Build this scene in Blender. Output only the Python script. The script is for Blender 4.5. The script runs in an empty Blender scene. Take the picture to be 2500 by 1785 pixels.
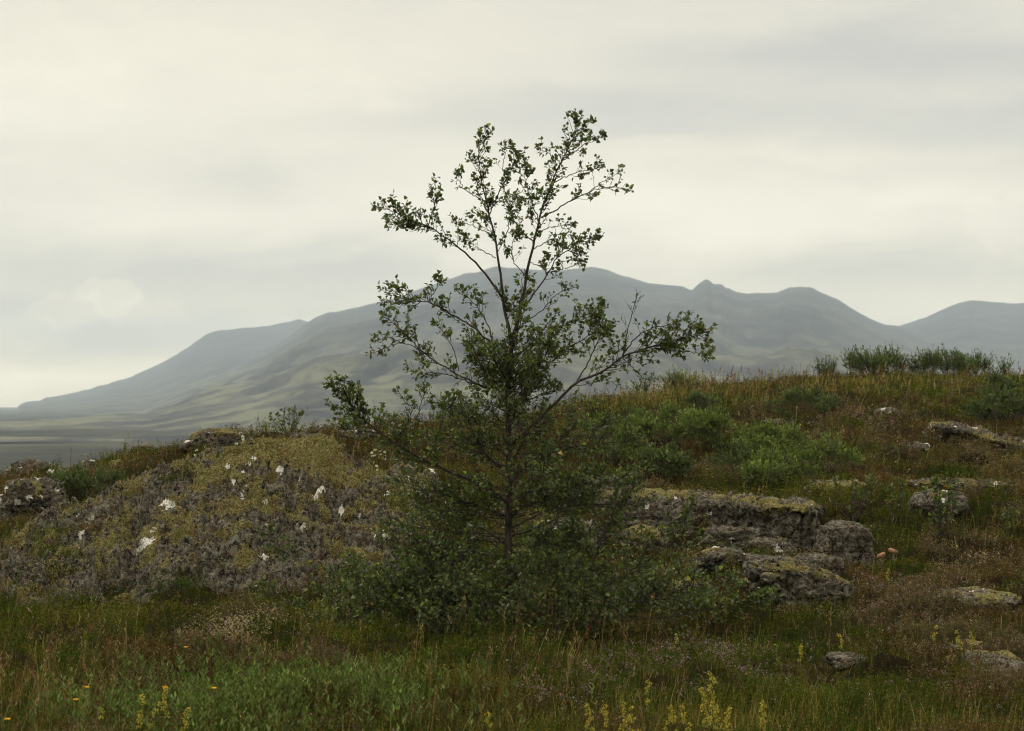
import bpy, math, random
import numpy as np
from math import radians as R

rng = np.random.default_rng(11)
random.seed(11)
scene = bpy.context.scene
col = scene.collection

# ------------------------------------------------------------------ camera model
F = 4861.0            # focal length in photo pixels (70 mm on a 36 mm sensor, 2500 px)
CX, HY, CZ = 1250.0, 983.0, 1.6
K = 2500.0 / 2275.0   # the coordinates below were read off a 2275 px wide view

def at(dx, dy, Y):    # view pixel at depth Y -> world
    return np.array([(dx * K - CX) / F * Y, Y, CZ - (dy * K - HY) / F * Y])

def ats(px, py, Y):   # photo pixel at depth Y -> world
    return np.array([(px - CX) / F * Y, Y, CZ - (py - HY) / F * Y])

def view_of(P):       # world -> view pixel, used to say which kind of heath grows where
    Y = np.maximum(P[:, 1], .5)
    return (P[:, 0] / Y * F + CX) / K, (HY - (P[:, 2] - CZ) / Y * F) / K

# ------------------------------------------------------------------ noise
def _hash(i, j, k, seed):
    h = (i.astype(np.uint32) * np.uint32(374761393) + j.astype(np.uint32) * np.uint32(668265263)
         + k.astype(np.uint32) * np.uint32(2147483647) + np.uint32(seed * 974711 % 4294967291))
    h = (h ^ (h >> np.uint32(13))) * np.uint32(1274126177)
    h = (h ^ (h >> np.uint32(16))) * np.uint32(2246822519)
    h ^= h >> np.uint32(15)
    return (h & np.uint32(0xffffff)).astype(np.float64) / 16777215.0

def vnoise(x, y, z=None, seed=0):
    x = np.asarray(x, float); y = np.asarray(y, float)
    z = np.zeros_like(x) if z is None else np.asarray(z, float)
    xi, yi, zi = np.floor(x), np.floor(y), np.floor(z)
    fx, fy, fz = x - xi, y - yi, z - zi
    s = lambda t: t * t * t * (t * (t * 6 - 15) + 10)
    fx, fy, fz = s(fx), s(fy), s(fz)
    xi, yi, zi = xi.astype(np.int64), yi.astype(np.int64), zi.astype(np.int64)
    def h(a, b, c): return _hash(xi + a, yi + b, zi + c, seed)
    def lerp(a, b, t): return a + (b - a) * t
    def plane(c):
        return lerp(lerp(h(0, 0, c), h(1, 0, c), fx), lerp(h(0, 1, c), h(1, 1, c), fx), fy)
    p0 = plane(0)
    if not np.any(z): return p0 * 2 - 1
    return lerp(p0, plane(1), fz) * 2 - 1

def fbm(x, y, z=None, oct=4, seed=0, gain=.5, ridged=False):
    tot = 0; a = 1.0; f = 1.0; n = 0
    for o in range(oct):
        v = vnoise(x * f + 17.3 * o, y * f - 9.1 * o, None if z is None else z * f + 3.7 * o, seed + o)
        if ridged: v = 1 - 2 * np.abs(v)
        tot = tot + a * v; n += a; a *= gain; f *= 2.03
    return tot / n

def worley(x, y, z=None, seed=0):   # F1 distance, and a random value per cell
    x = np.asarray(x, float); y = np.asarray(y, float)
    d3 = z is not None
    z = np.zeros_like(x) if z is None else np.asarray(z, float)
    xi, yi, zi = np.floor(x).astype(np.int64), np.floor(y).astype(np.int64), np.floor(z).astype(np.int64)
    best = np.full(x.shape, 9.0); sec = np.full(x.shape, 9.0); val = np.zeros(x.shape)
    for a in (-1, 0, 1):
        for b in (-1, 0, 1):
            for c in ((-1, 0, 1) if d3 else (0,)):
                i, j, k = xi + a, yi + b, zi + c
                px = i + _hash(i, j, k, seed + 1); py = j + _hash(i, j, k, seed + 2)
                pz = k + _hash(i, j, k, seed + 3) if d3 else 0
                d = np.sqrt((px - x) ** 2 + (py - y) ** 2 + ((pz - z) ** 2 if d3 else 0))
                v = _hash(i, j, k, seed + 4)
                near = d < best
                sec = np.where(near, best, np.minimum(sec, d))
                val = np.where(near, v, val)
                best = np.minimum(best, d)
    return best, sec, val

def sstep(a, b, x):
    t = np.clip((x - a) / (b - a), 0, 1)
    return t * t * (3 - 2 * t)

class TPS:
    def __init__(self, pts, lam=.002):
        P = np.array(pts, float); self.c = P[:, :2]; n = len(P)
        d = np.linalg.norm(self.c[:, None] - self.c[None], axis=2)
        A = np.zeros((n + 3, n + 3)); A[:n, :n] = self.k(d) + lam * np.eye(n)
        A[:n, n] = 1; A[:n, n + 1:] = self.c; A[n, :n] = 1; A[n + 1:, :n] = self.c.T
        b = np.zeros(n + 3); b[:n] = P[:, 2]
        self.w = np.linalg.solve(A, b); self.n = n
    @staticmethod
    def k(d): return np.where(d > 1e-9, d * d * np.log(np.maximum(d, 1e-9)), 0)
    def __call__(self, x, y):
        x = np.asarray(x, float); y = np.asarray(y, float); sh = x.shape
        x = x.ravel(); y = y.ravel()
        out = self.w[self.n] + self.w[self.n + 1] * x + self.w[self.n + 2] * y
        for i in range(self.n):
            out += self.w[i] * self.k(np.hypot(x - self.c[i, 0], y - self.c[i, 1]))
        return out.reshape(sh)

# ------------------------------------------------------------------ mesh helpers
def mesh(name, V, faces, tint=None, attrs=None, smooth=True):
    """faces: list of int arrays (M,3) or (M,4)"""
    me = bpy.data.meshes.new(name)
    V = np.ascontiguousarray(V, np.float32)
    faces = [np.asarray(f) for f in faces if len(f)]
    loops = np.concatenate([f.ravel() for f in faces]).astype(np.int32)
    sizes = np.concatenate([np.full(len(f), f.shape[1]) for f in faces]).astype(np.int32)
    starts = np.concatenate([[0], np.cumsum(sizes)[:-1]]).astype(np.int32)
    me.vertices.add(len(V)); me.vertices.foreach_set('co', V.ravel())
    me.loops.add(len(loops)); me.loops.foreach_set('vertex_index', loops)
    me.polygons.add(len(sizes)); me.polygons.foreach_set('loop_start', starts)
    me.polygons.foreach_set('use_smooth', np.full(len(sizes), bool(smooth)))
    if tint is not None:
        a = me.attributes.new('tint', 'FLOAT_COLOR', 'POINT')
        t = np.ones((len(V), 4), np.float32); t[:, :3] = tint
        a.data.foreach_set('color', t.ravel())
    for k, v in (attrs or {}).items():
        a = me.attributes.new(k, 'FLOAT', 'POINT'); a.data.foreach_set('value', np.asarray(v, np.float32))
    me.update(calc_edges=True)
    return me

def link(name, me, mat, parent=None, loc=None):
    o = bpy.data.objects.new(name, me); col.objects.link(o)
    if mat is not None and me is not None: me.materials.append(mat)
    if parent is not None: o.parent = parent
    if loc is not None: o.location = loc
    return o

def tag(o, label=None, cat=None, group=None, kind=None):
    if label: o['label'] = label
    if cat: o['category'] = cat
    if group: o['group'] = group
    if kind: o['kind'] = kind
    return o

def thing(name, loc, label, cat, group=None):
    o = bpy.data.objects.new(name, None); col.objects.link(o)
    o.location = tuple(float(v) for v in loc); o.empty_display_size = .1
    return tag(o, label, cat, group)

class Geo:           # collects vertices, faces and tints for one mesh
    def __init__(s): s.V = []; s.F3 = []; s.F4 = []; s.T = []; s.n = 0
    def add(s, V, f4=None, f3=None, tint=(1, 1, 1)):
        V = np.asarray(V, float).reshape(-1, 3)
        if f4 is not None and len(f4): s.F4.append(np.asarray(f4) + s.n)
        if f3 is not None and len(f3): s.F3.append(np.asarray(f3) + s.n)
        t = np.asarray(tint, float)
        s.T.append(np.broadcast_to(t, V.shape) if t.ndim == 1 else t)
        s.V.append(V); s.n += len(V)
    def build(s, name, mat, parent=None, origin=(0, 0, 0), smooth=True):
        V = np.concatenate(s.V) - np.asarray(origin, float)
        fs = []
        if s.F4: fs.append(np.concatenate(s.F4))
        if s.F3: fs.append(np.concatenate(s.F3))
        return link(name, mesh(name, V, fs, np.concatenate(s.T), smooth=smooth), mat, parent)

def unit(v):
    return v / np.maximum(np.linalg.norm(v, axis=-1, keepdims=True), 1e-9)

def perp(d):
    ref = np.where(np.abs(d[..., 2:3]) > .9, np.array([1., 0, 0]), np.array([0, 0, 1.]))
    return unit(np.cross(d, ref))

def tubes(g, paths, radii, sides, tint):
    """paths (N,m,3), radii (N,m)"""
    paths = np.asarray(paths, float); radii = np.asarray(radii, float)
    N, m, _ = paths.shape
    d = np.empty_like(paths)
    d[:, 1:-1] = paths[:, 2:] - paths[:, :-2]; d[:, 0] = paths[:, 1] - paths[:, 0]; d[:, -1] = paths[:, -1] - paths[:, -2]
    d = unit(d)
    a = perp(np.broadcast_to(unit(paths[:, -1] - paths[:, 0])[:, None], d.shape))
    a = unit(a - d * np.sum(a * d, axis=-1, keepdims=True)); b = np.cross(d, a)
    ang = np.arange(sides) / sides * 2 * np.pi
    V = (paths[:, :, None] + radii[:, :, None, None] * (np.cos(ang)[:, None] * a[:, :, None] + np.sin(ang)[:, None] * b[:, :, None]))
    idx = np.arange(N * m * sides).reshape(N, m, sides)
    nx = np.roll(idx, -1, axis=2)
    f = np.stack([idx[:, :-1], nx[:, :-1], nx[:, 1:], idx[:, 1:]], -1).reshape(-1, 4)
    t = np.asarray(tint, float)
    if t.ndim == 2: t = np.repeat(t, m * sides, axis=0)
    g.add(V.reshape(-1, 3), f, tint=t)

def leaves(g, P, D, Nn, L, W, tint, fold=.25, droop=.0, wide=.42):
    """folded pointed leaves, 6 vertices each; P base, D direction, Nn up side"""
    N = len(P)
    if not N: return
    L = np.broadcast_to(L, (N,))[:, None]; W = np.broadcast_to(W, (N,))[:, None]
    D = unit(D); S = unit(np.cross(D, Nn)); U = np.cross(S, D)
    tip = P + D * L - U * L * droop
    q = .3 + .0 * L
    def side(s, f, w): return P + D * L * f + s * S * W * w + U * (W * fold * w * 2 - L * droop * f * f)
    V = np.stack([P, side(-1, wide - .18, .46), side(-1, wide + .2, .36), tip, side(1, wide + .2, .36), side(1, wide - .18, .46)], 1)
    b = (np.arange(N) * 6)[:, None]
    f = np.concatenate([b + np.array([[0, 3, 2, 1]]), b + np.array([[0, 5, 4, 3]])])
    t = np.asarray(tint, float)
    t = np.repeat(t, 6, axis=0) if t.ndim == 2 else t
    g.add(V.reshape(-1, 3), f, tint=t)

def blades(g, P, L, W, lean, bend, tint, seg=3, tipw=.12, yaw=None):
    """curved grass blades. lean (N,2) sideways offset at the tip in metres"""
    N = len(P)
    if not N: return
    L = np.broadcast_to(L, (N,)); W = np.broadcast_to(W, (N,))
    yaw = rng.uniform(0, np.pi, N) if yaw is None else yaw
    S = np.stack([np.cos(yaw), np.sin(yaw) * .55, np.zeros(N)], 1)
    t = np.linspace(0, 1, seg + 1)
    cen = np.empty((N, seg + 1, 3))
    lat = t[None] ** bend
    cen[..., 0] = P[:, None, 0] + lean[:, None, 0] * lat
    cen[..., 1] = P[:, None, 1] + lean[:, None, 1] * lat
    hgt = np.sqrt(np.maximum(L ** 2 - np.sum(lean ** 2, 1) * .8, (.25 * L) ** 2))
    cen[..., 2] = P[:, None, 2] + hgt[:, None] * (t[None] ** .92)
    w = W[:, None] * (1 - (1 - tipw) * t[None] ** 1.5) * .5
    V = np.stack([cen - S[:, None] * w[..., None], cen + S[:, None] * w[..., None]], 2)
    idx = np.arange(N * (seg + 1) * 2).reshape(N, seg + 1, 2)
    f = np.stack([idx[:, :-1, 0], idx[:, :-1, 1], idx[:, 1:, 1], idx[:, 1:, 0]], -1).reshape(-1, 4)
    tt = np.asarray(tint, float)
    tt = np.repeat(tt, (seg + 1) * 2, axis=0) if tt.ndim == 2 else tt
    g.add(V.reshape(-1, 3), f, tint=tt)
    return cen[:, -1]

def vary(base, n, amt=.25, hue=.08):
    base = np.asarray(base, float)
    v = base * np.exp(rng.normal(0, amt, (n, 1))) * np.exp(rng.normal(0, hue, (n, 3)))
    return np.clip(v, 0, .9)

def pick(cols, w, n, amt=.2, hue=.07):
    w = np.asarray(w, float); w = w / w.sum()
    c = np.asarray(cols, float)[rng.choice(len(cols), n, p=w)]
    return np.clip(c * np.exp(rng.normal(0, amt, (n, 1))) * np.exp(rng.normal(0, hue, (n, 3))), 0, .9)

# ------------------------------------------------------------------ node helper
class NT:
    def __init__(s, tree): s.t = tree; tree.nodes.clear()
    def n(s, typ, ins=None, **props):
        nd = s.t.nodes.new(typ)
        for k, v in props.items(): setattr(nd, k, v)
        for k, v in (ins or {}).items():
            sock = nd.inputs[k]
            if isinstance(v, bpy.types.NodeSocket): s.t.links.new(v, sock)
            else: sock.default_value = v
        return nd
    def math(s, op, a, b=None, c=None, clamp=False):
        nd = s.t.nodes.new('ShaderNodeMath'); nd.operation = op; nd.use_clamp = clamp
        for i, v in enumerate((a, b, c)):
            if v is None: continue
            if isinstance(v, bpy.types.NodeSocket): s.t.links.new(v, nd.inputs[i])
            else: nd.inputs[i].default_value = v
        return nd.outputs[0]
    def mix(s, fac, a, b, typ='MIX'):
        nd = s.t.nodes.new('ShaderNodeMix'); nd.data_type = 'RGBA'; nd.blend_type = typ
        for i, v in ((0, fac), (6, a), (7, b)):
            if isinstance(v, bpy.types.NodeSocket): s.t.links.new(v, nd.inputs[i])
            elif i == 0: nd.inputs[0].default_value = v
            else: nd.inputs[i].default_value = (*v, 1)[:4]
        return nd.outputs[2]
    def noise(s, vec, scale, detail=4, rough=.55, dist=0):
        nd = s.n('ShaderNodeTexNoise', {'Scale': scale, 'Detail': detail, 'Roughness': rough, 'Distortion': dist})
        if vec is not None: s.t.links.new(vec, nd.inputs['Vector'])
        return nd.outputs['Fac']
    def step(s, v, lo, hi):
        nd = s.n('ShaderNodeMapRange', {'From Min': lo, 'From Max': hi}, interpolation_type='SMOOTHSTEP')
        s.t.links.new(v, nd.inputs['Value'])
        return nd.outputs['Result']

def new_mat(name):
    m = bpy.data.materials.new(name); m.use_nodes = True
    return m, NT(m.node_tree)

def plant_mat(name, rough=.55, trans=.3, spec=.25):
    m, t = new_mat(name)
    a = t.n('ShaderNodeAttribute', attribute_name='tint')
    p = t.n('ShaderNodeBsdfPrincipled', {'Base Color': a.outputs['Color'], 'Roughness': rough, 'Specular IOR Level': spec})
    out = t.n('ShaderNodeOutputMaterial')
    if trans:
        tr = t.n('ShaderNodeBsdfTranslucent', {'Color': t.mix(1.0, a.outputs['Color'], (1.1, 1.25, .6), 'MULTIPLY')})
        mx = t.n('ShaderNodeMixShader', {0: trans, 1: p.outputs[0], 2: tr.outputs[0]})
        t.t.links.new(mx.outputs[0], out.inputs[0])
    else: t.t.links.new(p.outputs[0], out.inputs[0])
    return m

def bark_mat(name, c1, c2):
    m, t = new_mat(name)
    geo = t.n('ShaderNodeNewGeometry').outputs['Position']
    mp = t.n('ShaderNodeMapping', {'Vector': geo, 'Scale': (60, 60, 14)}).outputs[0]
    n = t.noise(mp, 1, 5, .65)
    c = t.mix(t.step(n, .35, .65), c1, c2)
    bp = t.n('ShaderNodeBump', {'Strength': .6, 'Distance': .004, 'Height': n})
    p = t.n('ShaderNodeBsdfPrincipled', {'Base Color': c, 'Roughness': .85, 'Specular IOR Level': .15, 'Normal': bp.outputs[0]})
    t.t.links.new(p.outputs[0], t.n('ShaderNodeOutputMaterial').inputs[0])
    return m

def rock_mat():
    m, t = new_mat('lava_rock')
    pos = t.n('ShaderNodeNewGeometry').outputs['Position']
    ma = t.n('ShaderNodeAttribute', attribute_name='moss').outputs['Fac']
    li = t.n('ShaderNodeAttribute', attribute_name='lichen').outputs['Fac']
    n1 = t.noise(pos, 4, 6, .6); n2 = t.noise(pos, 22, 5, .65); n3 = t.noise(pos, 75, 3, .6); n4 = t.noise(pos, 9, 4, .6, .6)
    c = t.mix(t.step(n2, .36, .64), (.011, .008, .006), (.100, .089, .068))
    c = t.mix(t.math('MULTIPLY', t.step(t.noise(pos, 13, 5, .7, .4), .50, .60), .75), c, (.17, .16, .13))
    c = t.mix(t.math('MULTIPLY', t.step(n4, .52, .66), .6), c, (.060, .036, .022))
    c = t.mix(t.math('MULTIPLY', t.step(n3, .56, .68), .75), c, (.235, .225, .185))      # crusty lichen specks
    c = t.mix(t.math('MULTIPLY', t.step(n3, .44, .32), .8), c, (.012, .010, .008))
    c = t.mix(t.math('MULTIPLY', t.step(t.noise(pos, 13, 3, .5), .66, .72), .5), c, (.16, .075, .038))
    # moss
    mm = t.math('ADD', ma, t.math('MULTIPLY', t.math('SUBTRACT', n2, .5), 1.1))
    mm = t.math('ADD', mm, t.math('MULTIPLY', t.math('SUBTRACT', n3, .5), .5))
    mc = t.mix(t.step(n3, .36, .64), (.050, .043, .013), (.20, .175, .072))
    mc = t.mix(t.math('MULTIPLY', t.step(n4, .5, .66), .6), mc, (.075, .045, .020))
    mc = t.mix(t.math('MULTIPLY', t.step(n1, .56, .68), .6), mc, (.06, .075, .016))
    c = t.mix(t.step(mm, .46, .58), c, mc)
    # white crust lichen
    lm = t.math('ADD', li, t.math('MULTIPLY', t.math('SUBTRACT', n2, .5), .9))
    lm = t.math('ADD', lm, t.math('MULTIPLY', t.math('SUBTRACT', n3, .5), .7))
    c = t.mix(t.math('MULTIPLY', t.step(lm, .50, .60), t.step(n3, .30, .48)), c, t.mix(t.step(n2, .35, .6), (.34, .33, .285), (.60, .585, .53)))
    h = t.math('ADD', t.math('MULTIPLY', n2, .6), t.math('MULTIPLY', n3, .4))
    bp = t.n('ShaderNodeBump', {'Strength': .9, 'Distance': .03, 'Height': h})
    p = t.n('ShaderNodeBsdfPrincipled', {'Base Color': c, 'Roughness': .95, 'Specular IOR Level': .06, 'Normal': bp.outputs[0]})
    t.t.links.new(p.outputs[0], t.n('ShaderNodeOutputMaterial').inputs[0])
    return m

def ground_mat():
    m, t = new_mat('heath_soil')
    pos = t.n('ShaderNodeNewGeometry').outputs['Position']
    n1 = t.noise(pos, .9, 5, .6); n2 = t.noise(pos, 6, 5, .6); n3 = t.noise(pos, 40, 4, .65)
    c = t.mix(t.step(n1, .4, .6), (.014, .010, .005), (.020, .020, .005))
    c = t.mix(t.math('MULTIPLY', t.step(n2, .5, .65), .7), c, (.042, .032, .012))
    c = t.mix(t.math('MULTIPLY', t.step(n3, .55, .7), .5), c, (.055, .045, .022))
    # the lava plain beyond
    mp = t.n('ShaderNodeMapping', {'Vector': pos, 'Scale': (.011, .0075, .01)}).outputs[0]
    f1 = t.noise(mp, 1, 7, .65); f2 = t.noise(mp, 6, 5, .7)
    fc = t.mix(t.step(f1, .4, .62), (.026, .027, .024), (.060, .062, .044))
    fc = t.mix(t.math('MULTIPLY', t.step(f2, .5, .7), .5), fc, (.035, .036, .034))
    y = t.n('ShaderNodeSeparateXYZ', {0: pos}).outputs['Y']
    c = t.mix(t.step(y, 60, 130), c, fc)
    bp = t.n('ShaderNodeBump', {'Strength': .8, 'Distance': .03, 'Height': n3})
    p = t.n('ShaderNodeBsdfPrincipled', {'Base Color': c, 'Roughness': 1.0, 'Specular IOR Level': .02, 'Normal': bp.outputs[0]})
    t.t.links.new(p.outputs[0], t.n('ShaderNodeOutputMaterial').inputs[0])
    return m

def mountain_mat(name, dark, mid, green):
    m, t = new_mat(name)
    pos = t.n('ShaderNodeNewGeometry').outputs['Position']
    z = t.n('ShaderNodeSeparateXYZ', {0: pos}).outputs['Z']
    mp = t.n('ShaderNodeMapping', {'Vector': pos, 'Scale': (.0035, .0018, .009), 'Rotation': (0, R(8), 0)}).outputs[0]
    n1 = t.noise(mp, 1, 8, .62, .4); n2 = t.noise(mp, 4.5, 6, .65, .3)
    c = t.mix(t.step(n1, .36, .62), dark, mid)
    low = t.step(z, 150, -5)
    c = t.mix(t.math('MULTIPLY', t.math('MULTIPLY', t.step(n2, .44, .60), low), .95), c, green)
    c = t.mix(t.math('MULTIPLY', t.step(n2, .46, .32), .75), c, (.014, .016, .020))
    n5 = t.noise(t.n('ShaderNodeMapping', {'Vector': pos, 'Scale': (.02, .008, .03)}).outputs[0], 1, 7, .7, .5)
    c = t.mix(t.math('MULTIPLY', t.step(n5, .50, .62), .5), c, (.012, .014, .018)); c = t.mix(t.math('MULTIPLY', t.step(n5, .46, .36), .35), c, (.13, .13, .11))
    p = t.n('ShaderNodeBsdfPrincipled', {'Base Color': c, 'Roughness': .95, 'Specular IOR Level': .05})
    t.t.links.new(p.outputs[0], t.n('ShaderNodeOutputMaterial').inputs[0])
    return m

def flat_mat(name, c, rough=.6, spec=.3):
    m, t = new_mat(name)
    pos = t.n('ShaderNodeNewGeometry').outputs['Position']
    n = t.noise(pos, 60, 3)
    cc = t.mix(t.step(n, .3, .7), [v * .75 for v in c], [min(v * 1.15, .95) for v in c])
    p = t.n('ShaderNodeBsdfPrincipled', {'Base Color': cc, 'Roughness': rough, 'Specular IOR Level': spec})
    t.t.links.new(p.outputs[0], t.n('ShaderNodeOutputMaterial').inputs[0])
    return m

M_LEAF = plant_mat('birch_leaf', .42, .45, .4)
M_PLANT = plant_mat('heath_plant', .8, .25, .05)
M_FLOWER = plant_mat('petal', .6, .35, .2)
M_BARK = bark_mat('birch_bark', (.020, .015, .012), (.075, .060, .050))
M_TWIG = bark_mat('willow_bark', (.045, .032, .022), (.16, .14, .115))
M_ROCK = rock_mat()
M_SOIL = ground_mat()

# ------------------------------------------------------------------ terrain
CTRL = [(0, 1624, 9.7), (600, 1624, 9.7), (1140, 1624, 9.7), (1700, 1624, 9.7), (2275, 1620, 9.7),
    (0, 1400, 14.3), (500, 1400, 14.2), (1140, 1400, 14.0), (1500, 1400, 13.9), (1900, 1380, 13.8), (2275, 1378, 13.8),
    (1900, 1500, 11.7), (2275, 1500, 11.7), (0, 1340, 15.8), (500, 1312, 16.3), (900, 1252, 17),
    (0, 1200, 18), (200, 1150, 19.5), (0, 1100, 21), (300, 1050, 22), (560, 1090, 19.2), (760, 1085, 19.6),
    (0, 1042, 24), (150, 1008, 23.5), (300, 985, 23), (450, 976, 22.5), (700, 968, 22.5), (900, 955, 23.5), (1000, 945, 24.5), (860, 1060, 20.5),
    (1130, 918, 28), (1240, 902, 31), (1300, 883, 33), (1500, 864, 35), (1700, 847, 37), (1850, 832, 38), (2050, 830, 39), (2275, 838, 39),
    (1240, 1000, 23), (1500, 1000, 23.5), (1500, 930, 28), (1900, 930, 28), (2275, 925, 28), (1900, 1050, 22), (2275, 1050, 22),
    (1600, 1085, 20.3), (2000, 1150, 18.5), (2275, 1150, 18.5), (1300, 1100, 19.5), (1100, 1200, 17.5), (1950, 1240, 16.8), (2275, 1250, 16.5),
    (1600, 1282, 16)]
pts = []
for dx, dy, Y in CTRL:
    p = at(dx, dy, Y); pts.append((p[0], p[1], p[2] - float(np.interp(Y, [12, 16, 22, 30, 39], [.0, .05, .15, .17, .14])) - (.10 if dx < 1000 and Y > 21 else 0)))
for dx in (1400, 1480, 1560, 1640, 1720, 1800):
    pts.append(((dx * K - CX) / F * 19.35, 19.35, CZ - ((1108 + (dx - 1400) * .03) * K - HY) / F * 18.6 - .06)); pts.append(((dx * K - CX) / F * 18.1, 18.1, .20))
for x in (-9, -4, 0, 4, 9): pts.append((x, 6.5, 0.0))
for x, y, z in ((-9, 24, .75), (-9, 19, .3), (-8, 14, 0), (9, 14, .1), (10, 20, .7), (-7, 31, -.3), (-4, 31, .2), (-1.5, 31, .9), (-8, 42, -2.6), (-3, 42, -1.4), (0, 42, .6),
                (2, 46, .7), (5, 47, .9), (9, 48, 1.2), (13, 48, 1.4), (-8, 55, -4.5), (-2, 55, -2.6), (3, 57, -.8), (9, 58, -.4), (13, 40, 2.2), (13, 30, 1.6)):
    pts.append((x, y, z))
TERR = TPS(pts, .004)

def near_h(x, y):
    x = np.asarray(x, float); y = np.asarray(y, float)
    h = TERR(np.clip(x, -9.5, 13.5), np.clip(y, 5, 57))
    k = sstep(9.0, 11.0, y)
    # heather cushions and hummocks
    w, s, v = worley(x * 1.7 + .3 * vnoise(x * 2, y * 2, seed=4), y * 1.7, seed=5)
    h = h + k * (.16 * (1 - sstep(.1, .85, w)) * v - .04)
    h = h + .075 * fbm(x * .55, y * .55, oct=3, seed=8) * k + .018 * fbm(x * 5, y * 5, oct=3, seed=2)
    return h

PLAIN = -18.0
def ground_h(x, y):
    x = np.asarray(x, float); y = np.asarray(y, float)
    h = near_h(x, y)
    k = np.maximum(sstep(50, 190, y), np.maximum(sstep(30, 160, np.abs(x)), sstep(30, 160, -y)))
    far = PLAIN + 2.6 * fbm(x * .008, y * .008, oct=4, seed=21) * sstep(60, 200, np.hypot(x, y))
    return h * (1 - k) + far * k

def axis(lo, hi, step, ends, grow=1.17):
    a = list(np.arange(lo, hi + 1e-6, step))
    s = step; v = hi
    while v < ends[1]:
        s = min(s * grow, 260); v += s; a.append(v)
    s = step; v = lo
    while v > ends[0]:
        s = min(s * grow, 260); v -= s; a.insert(0, v)
    return np.array(a)

gx = axis(-9.5, 12.5, .055, (-6200, 6200)); gy = axis(8.5, 42, .06, (-420, 7600))
GX, GY = np.meshgrid(gx, gy)
GZ = ground_h(GX.ravel(), GY.ravel())
ny, nx = GX.shape
ii = np.arange(nx * ny).reshape(ny, nx)
gf = np.stack([ii[:-1, :-1], ii[:-1, 1:], ii[1:, 1:], ii[1:, :-1]], -1).reshape(-1, 4)
go = link('ground', mesh('ground', np.stack([GX.ravel(), GY.ravel(), GZ], 1), [gf]), M_SOIL)
tag(go, 'dark heath soil and lava plain running out to the mountains', kind='structure')

def on_ground(dx, dy, y0=7., y1=60.):   # where the view ray through a pixel meets the ground
    Y = np.linspace(y0, y1, 900)
    P = np.stack([(dx * K - CX) / F * Y, Y, CZ - (dy * K - HY) / F * Y], 1)
    gap = P[:, 2] - near_h(P[:, 0], P[:, 1])
    hit = np.nonzero(gap <= 0)[0]
    i = hit[0] if len(hit) else int(np.argmin(np.where(Y < 42, gap / Y, 9)))      # over the crest: the spot just under it
    return np.array([P[i, 0], P[i, 1], float(near_h(P[i:i + 1, 0], P[i:i + 1, 1])[0])])

# ------------------------------------------------------------------ mountains
def mountain(name, label, crest, Rc, Rf, zf, mat, seed, conv=1.5, amp=26, foot_px=None, back=1200):
    c = np.array(crest, float); c = c[np.argsort(c[:, 0])]
    px = np.arange(c[0, 0], c[-1, 0] + 1, 4.0)
    py = np.interp(px, c[:, 0], c[:, 1])
    ker = np.array([.1, .8, .1]); pp = np.convolve(np.pad(py, 1, mode='edge'), ker, 'valid')
    py = pp + 1.7 * fbm(px * .05, px * 0 + seed, oct=4, seed=seed)
    v = np.concatenate([np.linspace(0, 1, 130), 1 + np.linspace(.02, 1, 24)])
    U, Vv = np.meshgrid(px, v)
    Rr = np.where(Vv <= 1, Rf + (Rc - Rf) * Vv, Rc + back * (Vv - 1))
    X = (U - CX) / F * np.minimum(Rr, Rc * 1.15)
    zc = CZ - (py - HY) / F * Rc
    t = np.clip(Vv, 0, 1)
    Z = zf + (zc[None] - zf) * t ** conv
    Z = np.where(Vv > 1, zc[None] - (zc[None] - zf) * .6 * (Vv - 1) ** 1.2, Z)
    wx, wy = X * .0016, Rr * .0008
    n = fbm(wx, wy, oct=6, seed=seed + 3, ridged=True, gain=.62) * .8 + fbm(wx * .5, wy * .6, oct=4, seed=seed + 9) * .7
    env = np.where(Vv <= 1, np.clip((1 - t) * 1.6, 0, 1) * np.clip(t * 9, .15, 1), 0)
    Z = Z + amp * n * env * np.clip((zc[None] - zf) / 260, .2, 1)
    # a slope never rises past its own skyline
    lim = (zc[None] - CZ) / Rc * Rr + CZ
    Z = np.where(Vv < 1, np.minimum(Z, lim - .004 * Rr * (1 - t)), Z)
    V = np.stack([X.ravel(), Rr.ravel(), Z.ravel()], 1)
    r, k = U.shape
    ii = np.arange(r * k).reshape(r, k)
    f = np.stack([ii[:-1, :-1], ii[:-1, 1:], ii[1:, 1:], ii[1:, :-1]], -1).reshape(-1, 4)
    o = link(name, mesh(name, V, [f]), mat)
    tag(o, label, kind='structure')

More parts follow.
